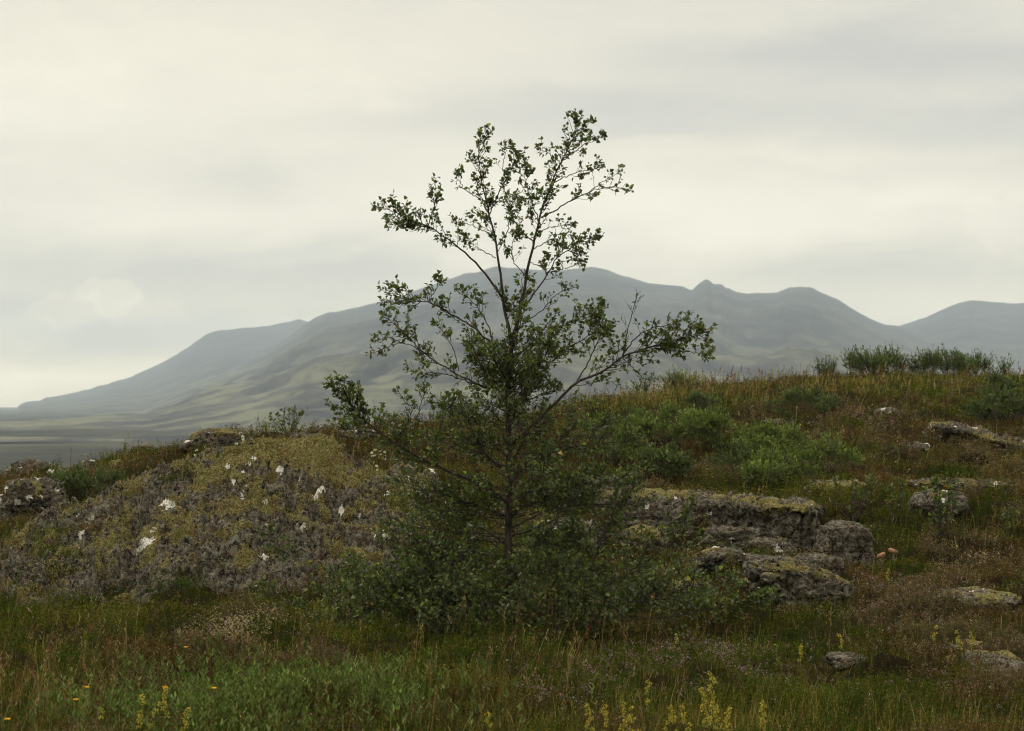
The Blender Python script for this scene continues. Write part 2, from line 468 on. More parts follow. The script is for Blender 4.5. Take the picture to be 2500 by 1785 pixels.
def d2(l): return [(a * K, b * K) for a, b in l]
MM1 = mountain_mat('far_slope', (.020, .022, .027), (.050, .052, .056), (.08, .08, .055))
MM2 = mountain_mat('mountain_slope', (.018, .020, .025), (.052, .053, .052), (.115, .120, .076))
mountain('mountain', 'flat topped ridge sinking to a low bluff far to the left',
    [(-700, 1000), (-300, 990), (0, 1026), (30, 1006), (50, 986), (66, 980), (98, 978), (112, 970), (130, 968), (187, 958), (253, 940), (319, 921), (363, 901), (418, 874), (462, 846),
     (490, 826), (502, 816), (527, 808), (582, 802), (648, 797), (703, 786), (731, 779), (760, 788), (835, 830), (934, 880), (1100, 960)],
    6000, 2600, -17, MM1, 40, 1.4, 18)
mountain('mountain', 'broad dark mountain with a jagged knob, behind the birch',
    [(-900, 1062), (-300, 1036), (0, 1016), (132, 1001), (286, 991), (352, 987), (417, 956), (483, 925), (571, 892), (650, 858), (703, 824), (740, 796), (765, 778), (800, 764), (840, 758), (897, 744),
     (960, 729), (998, 716), (1033, 703), (1070, 690), (1099, 681), (1134, 668), (1165, 666), (1190, 656), (1213, 651), (1248, 654), (1314, 659), (1350, 661), (1393, 657), (1446, 652), (1480, 659),
     (1512, 670), (1550, 681), (1587, 691), (1635, 696), (1670, 700), (1689, 709), (1697, 702), (1705, 694), (1715, 686), (1724, 681), (1734, 686), (1742, 694), (1752, 692), (1763, 694), (1772, 704), (1781, 703), (1787, 709), (1821, 718),
     (1859, 716), (1898, 714), (1912, 708), (1927, 702), (1950, 701), (1980, 702), (2009, 716), (2048, 733), (2087, 757), (2125, 779), (2159, 792), (2198, 797), (2300, 840), (2500, 900), (2900, 980), (3300, 1010)],
    4600, 930, -17.5, MM2, 60, 1.35, 64)
mountain('mountain', 'rounded mountain shoulder rising beyond the saddle on the right',
    [(1900, 900), (2040, 850), (2125, 818), (2198, 796), (2261, 774), (2304, 755), (2343, 738), (2372, 734), (2425, 737), (2468, 741), (2500, 740), (2700, 752), (3000, 790), (3400, 860)],
    5300, 2300, -14, MM1, 80, 1.35, 26)

# ------------------------------------------------------------------ rocks
NOGROW = []          # (function x,y -> mask, surface height function or None)

def finish_rock(name, V, f, base, label, moss, lich, group=None):
    me = mesh(name, V - base, [f], attrs={'moss': moss, 'lichen': lich})
    o = link(name, me, M_ROCK, loc=tuple(float(x) for x in base))
    return tag(o, label, 'rock', group)

def rock_detail(X, Y, Z, s=1.0, seed=0):
    """height of craggy lava relief"""
    a = .10 * fbm(X * 1.3, Y * 1.3, Z * 1.3, oct=3, seed=seed, ridged=True) - .03
    jx = .16 * fbm(X * 6, Y * 6, Z * 6, oct=2, seed=seed + 2); jz = .16 * fbm(X * 6 + 9, Y * 6, Z * 6, oct=2, seed=seed + 4)
    w, s2, v = worley((X + jx) * 2.6, (Y + jz) * 2.6, (Z + jx) * 4.0, seed + 30)
    a += .12 * (v - .5) * sstep(0, .12, s2 - w) - .05 * (1 - sstep(.0, .09, s2 - w))
    w, s2, v = worley((X + jx * .7) * 6.5, (Y + jz * .7) * 5.5, (Z + jx * .7) * 9, seed + 50)
    a += .060 * (v - .5) * sstep(0, .10, s2 - w) - .028 * (1 - sstep(.0, .09, s2 - w))
    a += .055 * fbm(X * 5, Y * 4, Z * 7, oct=4, seed=seed + 11, ridged=True, gain=.6)
    w, s2, v = worley(X * 17 + jx * 8, Y * 16, Z * 21, seed + 53)
    a += .026 * (.5 - w) + .038 * (v - .5) * sstep(0, .12, s2 - w)
    w, s2, v = worley(X * 33 + jx * 12, Y * 28, Z * 40, seed + 57)
    a += .016 * (.5 - w) + .014 * (v - .5)
    a += .014 * fbm(X * 32, Y * 32, Z * 32, oct=2, seed=seed + 7)
    return a * s

# big outcrop left of the birch, its own surface
OUT = [(0, 1345, 15.8), (150, 1322, 16.0), (300, 1327, 16.1), (500, 1312, 16.3), (600, 1292, 16.4), (700, 1272, 16.6), (850, 1262, 16.9), (960, 1252, 17.2),
       (40, 1270, 16.6), (150, 1248, 16.9), (100, 1192, 17.6), (300, 1200, 17.2), (500, 1200, 17.3), (700, 1200, 17.4), (850, 1190, 17.6), (960, 1180, 17.9),
       (170, 1150, 18.0), (250, 1115, 18.4), (320, 1095, 18.5), (400, 1100, 18.2), (550, 1100, 18.2), (700, 1100, 18.3), (800, 1120, 18.2), (900, 1110, 18.6), (960, 1110, 18.8),
       (400, 1042, 19.1), (500, 1016, 19.3), (570, 1000, 19.35), (620, 1000, 19.4), (655, 1006, 19.3), (690, 994, 19.3), (730, 998, 19.2), (752, 1022, 19.15), (768, 1062, 19.0), (810, 1080, 18.9), (845, 1085, 18.9), (900, 1072, 19.2), (940, 1080, 19.2)]
op = [tuple(at(*q)) for q in OUT]
for dx, Y, z in ((100, 19.3, .25), (300, 20.0, .45), (450, 20.6, .55), (600, 20.8, .6), (720, 20.8, .6), (830, 20.4, .5), (950, 20.4, .5), (-60, 17.0, -.1), (-60, 15.6, -.2), (1010, 18.0, .2), (1010, 19.3, .35), (300, 15.4, -.15), (700, 15.8, -.1)):
    op.append(((dx * K - CX) / F * Y, Y, z))
OTPS = TPS(op, .002)
OX0, OX1, OY0, OY1 = -4.75, -.62, 15.5, 21.0
_base_tps = OTPS
G0, G1 = at(330, 1095, 18.5), at(262, 1300, 16.3)
def OTPS(x, y):
    """surface of the dome: smooth body, a gully on its left side and slanting broken steps"""
    x = np.asarray(x, float); y = np.asarray(y, float)
    h = _base_tps(x, y)
    t = np.clip(((x - G0[0]) * (G1[0] - G0[0]) + (y - G0[1]) * (G1[1] - G0[1])) / ((G1[0] - G0[0]) ** 2 + (G1[1] - G0[1]) ** 2), 0, 1)
    wob = .10 * fbm(x * 2.2, y * 2.2, oct=2, seed=201)
    d = np.hypot(x - (G0[0] + t * (G1[0] - G0[0])) + wob, (y - (G0[1] + t * (G1[1] - G0[1]))) * .6)
    h = h - .17 * np.exp(-(d / .12) ** 2) - .02
    q = (y * 1.5 + x * .55 + .35 * fbm(x * 1.1, y * 1.1, oct=3, seed=205)) * 1.35
    fr = q - np.floor(q)
    amp = .075 + .06 * vnoise(x * 1.4, y * 1.4, seed=207)
    h = h + amp * (sstep(.0, .16, fr) - fr)
    return h
def outcrop_mask(x, y):
    inside = (x > OX0) & (x < OX1) & (y > OY0) & (y < OY1)
    m = np.zeros(x.shape)
    if inside.any():
        xi, yi = x[inside], y[inside]
        m[inside] = sstep(0.0, .10, OTPS(xi, yi) - near_h(xi, yi))
    return m
def outcrop_h(x, y): return OTPS(x, y)
NOGROW.append((outcrop_mask, outcrop_h))

def moss_field(X, Y, Z, up, seed=0, lvl=0.0):
    n = fbm(X * 1.3, Y * 1.3, Z * 1.3, oct=3, seed=70 + seed) * .55 + fbm(X * 4.5, Y * 4.0, Z * 4.5, oct=4, gain=.65, seed=75 + seed) * 1.15
    return np.clip(.40 + n * 1.0 + .35 * (up - .75) + lvl, 0, 1)

def lich_field(X, Y, Z, seed=0, dens=.0):
    w, s, v = worley(X * 4.2 + .15 * vnoise(X * 12, Y * 12, seed=3), Y * 4.2, Z * 4.2, 90 + seed)
    r = np.where(v > .93 - dens, .34 - w, -1)
    w2, s2, v2 = worley(X * 11, Y * 11, Z * 11, 95 + seed)
    r2 = np.where(v2 > .965 - dens, .42 - w2, -1)
    return np.clip(.5 + 2.5 * np.maximum(r, r2 * .8), 0, 1)

xs = np.arange(OX0, OX1, .0085); ys = np.arange(OY0, OY1 - .4, .0095)
X, Y = np.meshgrid(xs, ys); X = X.ravel(); Y = Y.ravel()
Z0 = OTPS(X, Y)
base_t = near_h(X, Y)
moss = moss_field(X, Y, Z0, .8, 1, -.05)
# the thick cushion on top, and heavier moss towards the crest
c0 = at(715, 1000, 19.35); c1 = at(620, 1010, 19.35)
q0 = np.exp(-((X - c0[0]) / .24) ** 2 - ((Y - 19.2) / .36) ** 2); q1 = np.exp(-((X - c1[0]) / .26) ** 2 - ((Y - 19.3) / .40) ** 2)
moss = np.clip(moss + 1.0 * q0 + .7 * q1 + .07 * sstep(17.6, 19, Y) - .12 * sstep(17.2, 16.2, Y), 0, 1)
det = rock_detail(X, Y, Z0 * 1.0, 1.0, 3)
mk = sstep(.45, .62, moss)
cush = .055 * (.8 - worley(X * 4.2 + .2 * vnoise(X * 9, Y * 9, seed=2), Y * 3.6, seed=61)[0]) + .016 * fbm(X * 16, Y * 16, oct=2, seed=66)
Z = Z0 + 1.22 * det * (1 - .50 * mk) + cush * mk + .10 * q0 + .04 * q1
li = lich_field(X, Y, Z0, 1, -.035)
SPOTS = [(370, 1117, .17, .07), (540, 1097, .06, .11), (325, 1205, .13, .09), (200, 1153, .13, .06), (180, 1138, .09, .03), (310, 1214, .09, .05), (668, 1178, .09, .04), (757, 1134, .07, .06), (764, 1110, .06, .05),
         (545, 1040, .10, .05), (565, 1018, .08, .05), (620, 1046, .08, .05), (505, 1040, .07, .03), (480, 1100, .05, .04), (345, 1172, .06, .04), (178, 1185, .05, .08), (520, 1068, .05, .03), (860, 1095, .06, .05), (905, 1062, .05, .07), (930, 1090, .05, .05), (590, 1118, .07, .03), (800, 1150, .05, .05)]
for dx, dy, rx, ry in SPOTS:
    Yl = np.linspace(15.6, 20, 600); P = np.stack([(dx * K - CX) / F * Yl, Yl, CZ - (dy * K - HY) / F * Yl], 1)
    k = np.nonzero(OTPS(P[:, 0], P[:, 1]) + .02 >= P[:, 2])[0]
    if not len(k): continue
    p = P[k[0]]
    d = np.sqrt(((X - p[0]) / (rx * .60)) ** 2 + ((Z - p[2]) / (ry * .72)) ** 2 + ((Y - p[1]) / .30) ** 2) + .42 * fbm(X * 11, Y * 7, Z0 * 13, oct=4, seed=15)
    flat = sstep(1.25, .55, d); Z = Z - flat * .95 * det * (1 - .50 * mk)
    li = np.maximum(li, np.clip(.5 + .9 * (.8 - d), 0, 1))
moss = np.where(li > .52, np.minimum(moss, .2), moss)
r, k = len(ys), len(xs)
Z = np.where(Z0 < base_t - .12, base_t - .2, Z)
ii = np.arange(r * k).reshape(r, k)
f = np.stack([ii[:-1, :-1], ii[:-1, 1:], ii[1:, 1:], ii[1:, :-1]], -1).reshape(-1, 4)
fz = (Z0 > base_t - .12)[f].any(axis=1)
f = f[fz]
used = np.unique(f); remap = np.full(r * k, -1); remap[used] = np.arange(len(used)); f = remap[f]
V = np.stack([X, Y, Z], 1)[used]
finish_rock('rock_outcrop', V, f, np.array([-2.6, 17.5, .0]), 'broad dome of grey lava rock patched with moss and white lichen, beside the birch', moss[used], li[used])

def cube_sphere(n):
    a = np.linspace(-1, 1, n)
    A, B = np.meshgrid(a, a); A = A.ravel(); B = B.ravel(); one = np.ones_like(A)
    fs = []; vs = []
    for ax in range(3):
        for s in (1, -1):
            p = [None] * 3; p[ax] = one * s; p[(ax + 1) % 3] = A if s > 0 else B; p[(ax + 2) % 3] = B if s > 0 else A
            ii = np.arange(n * n).reshape(n, n) + len(vs) * n * n
            fs.append(np.stack([ii[:-1, :-1], ii[:-1, 1:], ii[1:, 1:], ii[1:, :-1]], -1).reshape(-1, 4)); vs.append(np.stack(p, 1))
    V = np.concatenate(vs); Fc = np.concatenate(fs)
    key = np.round(V * 1e5).astype(np.int64); _, first, inv = np.unique(key, axis=0, return_index=True, return_inverse=True)
    return V[first], inv.ravel()[Fc]
CS = {n: cube_sphere(n) for n in (26, 44, 78)}

def boulder(label, dx, dyb, wpx, hpx, depth, seed, blocky=.35, moss=0., lich=.02, Y=None, yaw=0., n=44, relief=.8, tilt=0., name='rock', group=None, sink=.55):
    """rock whose foot stands at view pixel (dx,dyb), wpx wide and hpx tall there, depth metres deep"""
    if Y is None: p = on_ground(dx, dyb)
    else: p = at(dx, dyb, Y)
    s = p[1] / F * K
    hw, hh, hd = wpx * s / 2, hpx * s, depth / 2
    V, f = CS[n]
    L = np.linalg.norm(V, axis=1, keepdims=True)
    U = V / L * (1 - blocky) + V * blocky * .86
    rr = np.random.default_rng(seed * 7 + 1)
    ur = np.linalg.norm(U, axis=1, keepdims=True); ud = U / ur
    for q in range(16 if blocky < .7 else 9):       # break the body into planes
        nq = unit(rr.normal(0, 1, 3) * [1, 1, .8]); cq = rr.uniform(.72, .98) * (1 + blocky * .22)
        dt = ud @ nq
        ur = np.minimum(ur, np.where(dt > .05, cq / np.maximum(dt, .05), 9)[:, None])
    low = fbm(ud[:, 0] * 1.5 + seed, ud[:, 1] * 1.5, ud[:, 2] * 1.5 + 2.1, oct=3, seed=seed)
    U = ud * ur * (1 + (.30 - .2 * blocky) * low[:, None])
    # a body whose lower part is sunk in the soil
    tot = hh * (1 + sink); Pn = U * np.array([hw, hd, tot / 2])
    c, s_ = math.cos(yaw), math.sin(yaw)
    x = Pn[:, 0] * c - Pn[:, 1] * s_; y = Pn[:, 0] * s_ + Pn[:, 1] * c
    z = Pn[:, 2] + hh - tot / 2 + x * tilt
    W = np.stack([x + p[0], y + p[1] + hd * .8, z + p[2]], 1)
    dirn = unit(U / np.array([hw, hd, tot / 2]))
    dirn = np.stack([dirn[:, 0] * c - dirn[:, 1] * s_, dirn[:, 0] * s_ + dirn[:, 1] * c, dirn[:, 2]], 1)
    sc = min(1.0, (hh + hw) / .5) * relief * .55
    sx = seed * 3.17
    d = rock_detail(W[:, 0] + sx, W[:, 1], W[:, 2] * 1.2, sc, seed)
    mo = moss_field(W[:, 0], W[:, 1], W[:, 2], dirn[:, 2], seed, moss - .20)
    mo = np.where(dirn[:, 2] < .15, mo * .45, mo)
    mk = sstep(.45, .62, mo)
    W = W + dirn * (d * (1 - .5 * mk) + .018 * mk)[:, None]
    li = lich_field(W[:, 0] + sx, W[:, 1], W[:, 2], seed, lich)
    li = np.where(dirn[:, 2] > .25, li, li * .6)
    base = np.array([p[0], p[1] + hd * .8, p[2]])
    up = W[:, 2] > near_h(W[:, 0], W[:, 1]) + .03          # where the stone really stands out of the soil
    cells = np.unique(np.round(W[up, 0] / .05).astype(np.int64) * 100000 + np.round(W[up, 1] / .05).astype(np.int64))
    NOGROW.append((lambda a, b, cells=cells: np.isin(np.round(a / .05).astype(np.int64) * 100000 + np.round(b / .05).astype(np.int64), cells).astype(float), None))
    return finish_rock(name, W, f, base, label, mo, li, group)

# ledge and steps right of the birch
def ledge(name, label, stations, seed, back=.9, nx=230, npf=130):
    """cliff-like ledge swept along x; stations: (view x, top y, foot y, depth of the face)"""
    st = np.array(stations, float); n = len(st)
    u = np.linspace(0, n - 1, nx)
    sx, st_, sf, sy = (np.interp(u, np.arange(n), st[:, k]) for k in range(4))
    sy = np.convolve(np.pad(sy, 3, mode='edge'), np.ones(7) / 7, 'valid')
    Xc = (sx * K - CX) / F * sy; zt = CZ - (st_ * K - HY) / F * sy; zb = CZ - (sf * K - HY) / F * sy
    prof = np.zeros((nx, 7, 2))
    prof[:, 0] = np.stack([sy - .10, zb - .25], 1); prof[:, 1] = np.stack([sy - .04, zb], 1)
    prof[:, 2] = np.stack([sy - .01, zb * .4 + zt * .6], 1); prof[:, 3] = np.stack([sy + .01, zt - .05], 1)
    prof[:, 4] = np.stack([sy + .07, zt], 1); prof[:, 5] = np.stack([sy + back * .6, zt + .02], 1); prof[:, 6] = np.stack([sy + back, zt - .35], 1)
    W = np.zeros((nx, npf, 3))
    for i in range(nx):
        q = prof[i]; d = np.concatenate([[0], np.cumsum(np.hypot(*np.diff(q, axis=0).T))]); s_ = np.linspace(0, d[-1], npf)
        W[i, :, 0] = Xc[i]; W[i, :, 1] = np.interp(s_, d, q[:, 0]); W[i, :, 2] = np.interp(s_, d, q[:, 1])
    W[:, 1:-1] = (W[:, :-2] + 2 * W[:, 1:-1] + W[:, 2:]) / 4
    du = np.gradient(W, axis=0); dv = np.gradient(W, axis=1); Nn = unit(np.cross(du, dv)).reshape(-1, 3)
    Nn = np.where(Nn[:, 1:2] * 0 + (Nn[:, 2:3] - Nn[:, 1:2]) < 0, -Nn, Nn)
    V = W.reshape(-1, 3)
    d = rock_detail(V[:, 0], V[:, 1], V[:, 2] * .55, .55, seed)
    rr = np.random.default_rng(seed)
    wob = .03 * fbm(V[:, 2] * 6, V[:, 0] * 2, oct=3, seed=seed + 1)
    for xc in np.cumsum(rr.uniform(.12, .34, 12)) + Xc.min():
        d = d - rr.uniform(.03, .09) * np.exp(-(np.abs(V[:, 0] + wob - xc) / rr.uniform(.010, .022)) ** 1.5)
        d = d + np.where(V[:, 0] + wob > xc, 1, 0) * rr.normal(0, .02)
    for zc in (.42,):
        d = d - .04 * sstep(-.1, .3, fbm(V[:, 0] * 2.2, V[:, 0] * 0 + 3, oct=2, seed=5)) * np.exp(-(np.abs(V[:, 2] + wob * 2.5 + .09 * np.sin(V[:, 0] * 4) - zc) / .014) ** 1.5) * (Nn[:, 2] < .6)
    mo = moss_field(V[:, 0], V[:, 1], V[:, 2], Nn[:, 2], seed, -.10); mo = np.where(Nn[:, 2] < .45, mo * .45, mo)
    mk = sstep(.45, .62, mo)
    V = V + Nn * (d * (1 - .5 * mk) + .02 * mk)[:, None]
    li = lich_field(V[:, 0], V[:, 1], V[:, 2], seed, -.01); li = np.where(Nn[:, 2] > .2, li, li * .6)
    ii = np.arange(nx * npf).reshape(nx, npf)
    f = np.stack([ii[:-1, :-1], ii[1:, :-1], ii[1:, 1:], ii[:-1, 1:]], -1).reshape(-1, 4)
    base = np.array([Xc.mean(), sy.mean() + back / 2, zb.min()])
    x0, x1 = Xc.min() + .05, Xc.max() - .05
    NOGROW.append((lambda a, b: ((a > x0) & (a < x1) & (b > np.interp(a, Xc, sy) - .02) & (b < np.interp(a, Xc, sy) + .30)).astype(float), None))
    return finish_rock(name, V, f, base, label, mo, li)
ledge('rock_ledge', 'long dark rock ledge with a sheer cracked face, right of the birch',
    [(1330, 1112, 1150, 19.3), (1352, 1104, 1160, 18.9), (1400, 1102, 1168, 18.7), (1480, 1103, 1172, 18.65), (1540, 1104, 1180, 18.6), (1566, 1106, 1188, 18.72), (1590, 1108, 1205, 18.68), (1640, 1111, 1215, 18.55), (1690, 1115, 1228, 18.5),
     (1702, 1116, 1234, 18.42), (1760, 1120, 1240, 18.35), (1815, 1124, 1240, 18.35), (1828, 1127, 1240, 18.4), (1836, 1132, 1238, 18.6), (1840, 1145, 1236, 18.9), (1842, 1165, 1232, 19.2)], 11)
boulder('rounded dark boulder at the right end of the sheer ledge', 1888, 1250, 118, 86, .6, 13, .72, -.2, .015, n=44, relief=.6, name='boulder')
boulder('upper rock step below the face of the ledge', 1630, 1215, 150, 46, .45, 14, .5, -.15, .01, n=44, relief=.7, name='rock')
boulder('lower rock step under the face of the ledge, beside heather', 1712, 1243, 130, 44, .4, 15, .45, -.2, .01, n=44, relief=.7, name='rock')
boulder('small rounded rock between the rock steps and the mossy mound', 1690, 1275, 80, 40, .3, 16, .4, -.1, .015, n=44, relief=.7, name='rock')
boulder('mossy rock mound with a white lichen streak, in front of the ledge', 1800, 1352, 250, 98, .9, 17, .25, .10, .0, n=78, relief=1.0, tilt=-.33, name='rock_mound')
boulder('small knob of rock at the top left of the mossy mound', 1735, 1300, 95, 48, .4, 18, .35, -.05, .02, n=44, name='rock')
boulder('broken rock between the upper step and the birch boughs', 1598, 1268, 130, 42, .4, 43, .45, -.2, .01, n=44, name='rock')
boulder('low dark rock joining the rounded boulder to the mossy mound', 1822, 1286, 120, 40, .4, 44, .45, -.15, .01, n=44, name='rock')
boulder('worn rock half buried in the heather beneath the birch boughs', 1545, 1330, 130, 34, .4, 45, .4, .0, .02, n=44, name='rock')
# behind the trunk
boulder('lichen spotted rock behind the birch trunk, on its right', 1335, 1092, 120, 34, .5, 19, .4, 0, .10, n=44, name='rock')
boulder('mossy low rock behind the foot of the birch trunk', 1255, 1215, 190, 60, .8, 20, .35, .15, .06, n=44, name='rock')
boulder('grey rock slab half hidden by the right hand birch boughs', 1420, 1215, 140, 40, .6, 21, .4, .1, .03, n=44, name='rock')
# left heath
boulder('craggy lichen spotted rock at the far left edge of the heath', 48, 1158, 140, 92, .9, 22, .35, -.05, .09, n=78, relief=1.0, name='rock')
boulder('small round rock in the grass, left one of a pair', 192, 1046, 40, 22, .3, 23, .3, -.2, .10, n=26, name='rock')
boulder('small round rock in the grass, right one of a pair', 256, 1042, 32, 18, .25, 24, .3, -.1, .10, n=26, name='rock')
boulder('flat rock whitened by lichen above the craggy rock', 135, 1062, 76, 16, .4, 25, .5, -.4, .45, n=26, name='rock')
boulder('mossy topped rock on the skyline left of the small bush', 482, 1000, 190, 44, .8, 26, .6, .35, .08, n=78, relief=.6, name='rock')
boulder('low lichen rock on the left skyline in grass', 312, 990, 60, 16, .4, 27, .5, -.2, .16, n=26, name='rock')
boulder('mossy rock hump at the far left end of the skyline', 60, 1048, 110, 34, .6, 28, .3, .35, .03, n=44, name='rock')
boulder('lichen streaked rock behind the mossy cushion', 690, 992, 110, 28, .5, 29, .45, .05, .14, n=44, name='rock')
boulder('grey rock on the skyline against the low birch bough', 790, 978, 90, 24, .5, 30, .45, -.05, .12, n=44, name='rock')
boulder('mossy rock knob peeping between the birch boughs', 915, 1100, 120, 66, .6, 31, .3, .12, .06, n=44, name='rock')
# right hand slope
boulder('pale flat rock slab behind the leafy sapling', 2095, 1146, 130, 46, .7, 32, .6, -.1, .02, n=44, relief=.6, name='rock_slab')
boulder('low moss edged slab behind the twiggy sapling', 1880, 1098, 180, 26, .9, 33, .5, .2, .05, n=44, relief=.6, name='rock_slab')
boulder('mossy flat slab above the leafy sapling', 2150, 1084, 240, 15, .9, 34, .5, .2, .02, n=44, relief=.6, name='rock_slab')
boulder('dark rock slope with white lichen streaks below the crest', 2195, 1000, 230, 46, 1.8, 35, .3, .12, .02, n=78, relief=1.0, tilt=-.22, name='rock_outcrop')
boulder('tiny white topped rock in the heather under the crest', 1975, 924, 60, 16, .4, 36, .4, -.2, .22, n=26, name='rock')
boulder('small dark rock among heather near the green willows', 1722, 944, 60, 12, .35, 37, .4, -.1, .06, n=26, name='rock')
boulder('small lichen rock in brown heather below the crest', 2045, 1000, 46, 16, .3, 38, .4, -.2, .2, n=26, name='rock')
boulder('low worn rock in the grass below the mossy mound', 1890, 1486, 110, 26, .35, 39, .4, -.1, .03, n=44, relief=.6, name='rock')
boulder('cracked flat rock at the right edge under the heather bank', 2190, 1352, 220, 26, .7, 40, .5, .1, .03, n=44, relief=.6, name='rock_slab')
boulder('pale worn rock in the bottom right corner', 2225, 1505, 190, 30, .8, 41, .4, .05, -.02, n=44, relief=.7, name='rock_slab')
boulder('mossy flat stone at the lower right edge', 2150, 1445, 120, 14, .4, 42, .5, .1, .05, n=26, relief=.6, name='rock')

# ------------------------------------------------------------------ heath vegetation
def scatter(n, y0=8.3, y1=46, spread=.345, pad=.5):
    u = rng.uniform(0, 1, n)
    Y = y0 * (y1 / y0) ** u
    X = rng.uniform(-1, 1, n) * (spread * Y + pad)
    Z = near_h(X, Y)
    P = np.stack([X, Y, Z], 1)
    keep = np.ones(n, bool)
    for fn, hf in NOGROW:
        m = fn(X, Y)
        on = m > .5
        tuft = on & (rng.uniform(0, 1, n) < .0) if hf is None else on & (fbm(X * 1.6, Y * 1.6, oct=2, seed=33) > .22) & (Y < 19.2)
        if hf is not None and tuft.any(): P[tuft, 2] = hf(X[tuft], Y[tuft]) - .01
        keep &= ~(on & ~tuft)
    # nothing grows on the hidden back side of the hill
    return P[keep]

def zone(P, base, spots):
    dx, dy = view_of(P)
    d = np.full(len(P), float(base))
    for cx, cy, rx, ry, w in spots:
        d += w * np.exp(-((dx - cx) / rx) ** 2 - ((dy - cy) / ry) ** 2)
    return np.clip(d, 0, 1.5)

def lod(P): return np.maximum(P[:, 1] / 14.0, .8)

# green grass
P = scatter(330000)
D = zone(P, .07, [(150, 1640, 700, 80, .9), (700, 1620, 900, 60, .5), (1300, 1460, 300, 50, .6), (1600, 1470, 250, 50, .45), (60, 1190, 110, 70, .7), (230, 1010, 200, 30, .55), (760, 1365, 90, 50, .7),
    (850, 1070, 70, 40, .5), (1430, 885, 260, 30, 1.2), (2000, 856, 320, 24, 1.1), (1900, 1020, 300, 60, .15), (2150, 1170, 140, 40, .5), (1650, 890, 200, 26, .4), (2000, 1420, 260, 40, .3), (2200, 900, 130, 40, .25), (1750, 1620, 700, 55, .75), (470, 1510, 300, 30, .3), (450, 1400, 420, 60, -.07)])
D *= .35 + 1.3 * sstep(-.25, .35, fbm(P[:, 0] * 1.3, P[:, 1] * 1.3, oct=3, seed=101))
P = P[rng.uniform(0, 1, len(P)) < D]
n = len(P); s = lod(P)
dx, dy = view_of(P)
L = rng.gamma(6, .0165, n) * np.where(dy > 1500, 1.1, 1.0) * (.75 + .5 * sstep(.8, 2, s))
L = L * np.where((dy > 1330) & (dy < 1480) & (np.abs(dx - 1150) < 400), .8, 1)
ang = rng.normal(.3, 1.5, n)
lean = np.stack([np.cos(ang), np.sin(ang)], 1) * (L * rng.beta(2, 3, n) * .9)[:, None]
tan_w = zone(P, .22, [(1800, 1640, 900, 90, .4), (1450, 880, 280, 40, .4), (2000, 855, 320, 28, .35), (150, 1560, 260, 80, .08), (300, 1050, 200, 40, .2)])
tan = rng.uniform(0, 1, n) < tan_w
tint = np.where(tan[:, None], pick([(.22, .165, .050), (.28, .22, .095), (.16, .105, .032)], [4, 2, 3], n), pick([(.060, .088, .012), (.082, .106, .018), (.040, .064, .010), (.12, .125, .026)], [4, 3, 3, 2], n))
g = Geo(); blades(g, P, L, .0046 * s * rng.uniform(.5, 1.6, n), lean, 1.7, tint, seg=3)
tag(g.build('grass', M_PLANT), 'green and straw coloured grass growing over the heath', 'grass', kind='stuff')

# reddish seed grass: stems with feathery heads
P = scatter(40000)
D = zone(P, .010, [(50, 1570, 150, 90, .6), (1250, 1470, 420, 70, .17), (1480, 870, 240, 26, .55), (640, 985, 90, 16, .08), (250, 985, 200, 24, .05), (2000, 850, 300, 20, .22), (1150, 1600, 300, 40, .16), (420, 1060, 140, 30, .15), (320, 1500, 260, 60, .08)])
D *= .5 + sstep(-.2, .3, fbm(P[:, 0] * .9, P[:, 1] * .9, oct=2, seed=131))
P = P[rng.uniform(0, 1, len(P)) < D]
n = len(P); s = lod(P)
L = rng.uniform(.16, .40, n)
ang = rng.normal(.2, 1.2, n)
lean = np.stack([np.cos(ang), np.sin(ang)], 1) * (L * rng.beta(2, 5, n))[:, None]
st = pick([(.12, .062, .030), (.17, .11, .055), (.24, .185, .10)], [4, 3, 2], n)
g = Geo(); tips = blades(g, P, L, .0026 * s, lean, 1.6, st, seg=3, tipw=.6)
for k in range(9):    # the loose head
    f = rng.uniform(-.30, .05, n)
    b = tips + np.stack([lean[:, 0] * f * .6, lean[:, 1] * f * .6, L * f], 1)
    a = rng.uniform(0, 2 * np.pi, n)
    dirn = np.stack([np.cos(a) * .5, np.sin(a) * .5, np.full(n, .9)], 1)
    leaves(g, b, dirn, np.stack([-np.sin(a), np.cos(a), np.full(n, .2)], 1), rng.uniform(.014, .030, n) * (1 + .3 * (s - 1)), .0045 * s, st * rng.uniform(.8, 1.5, (n, 1)))
tag(g.build('seed_grass', M_PLANT), 'reddish seeding grass stalks with feathery heads', 'grass', kind='stuff')

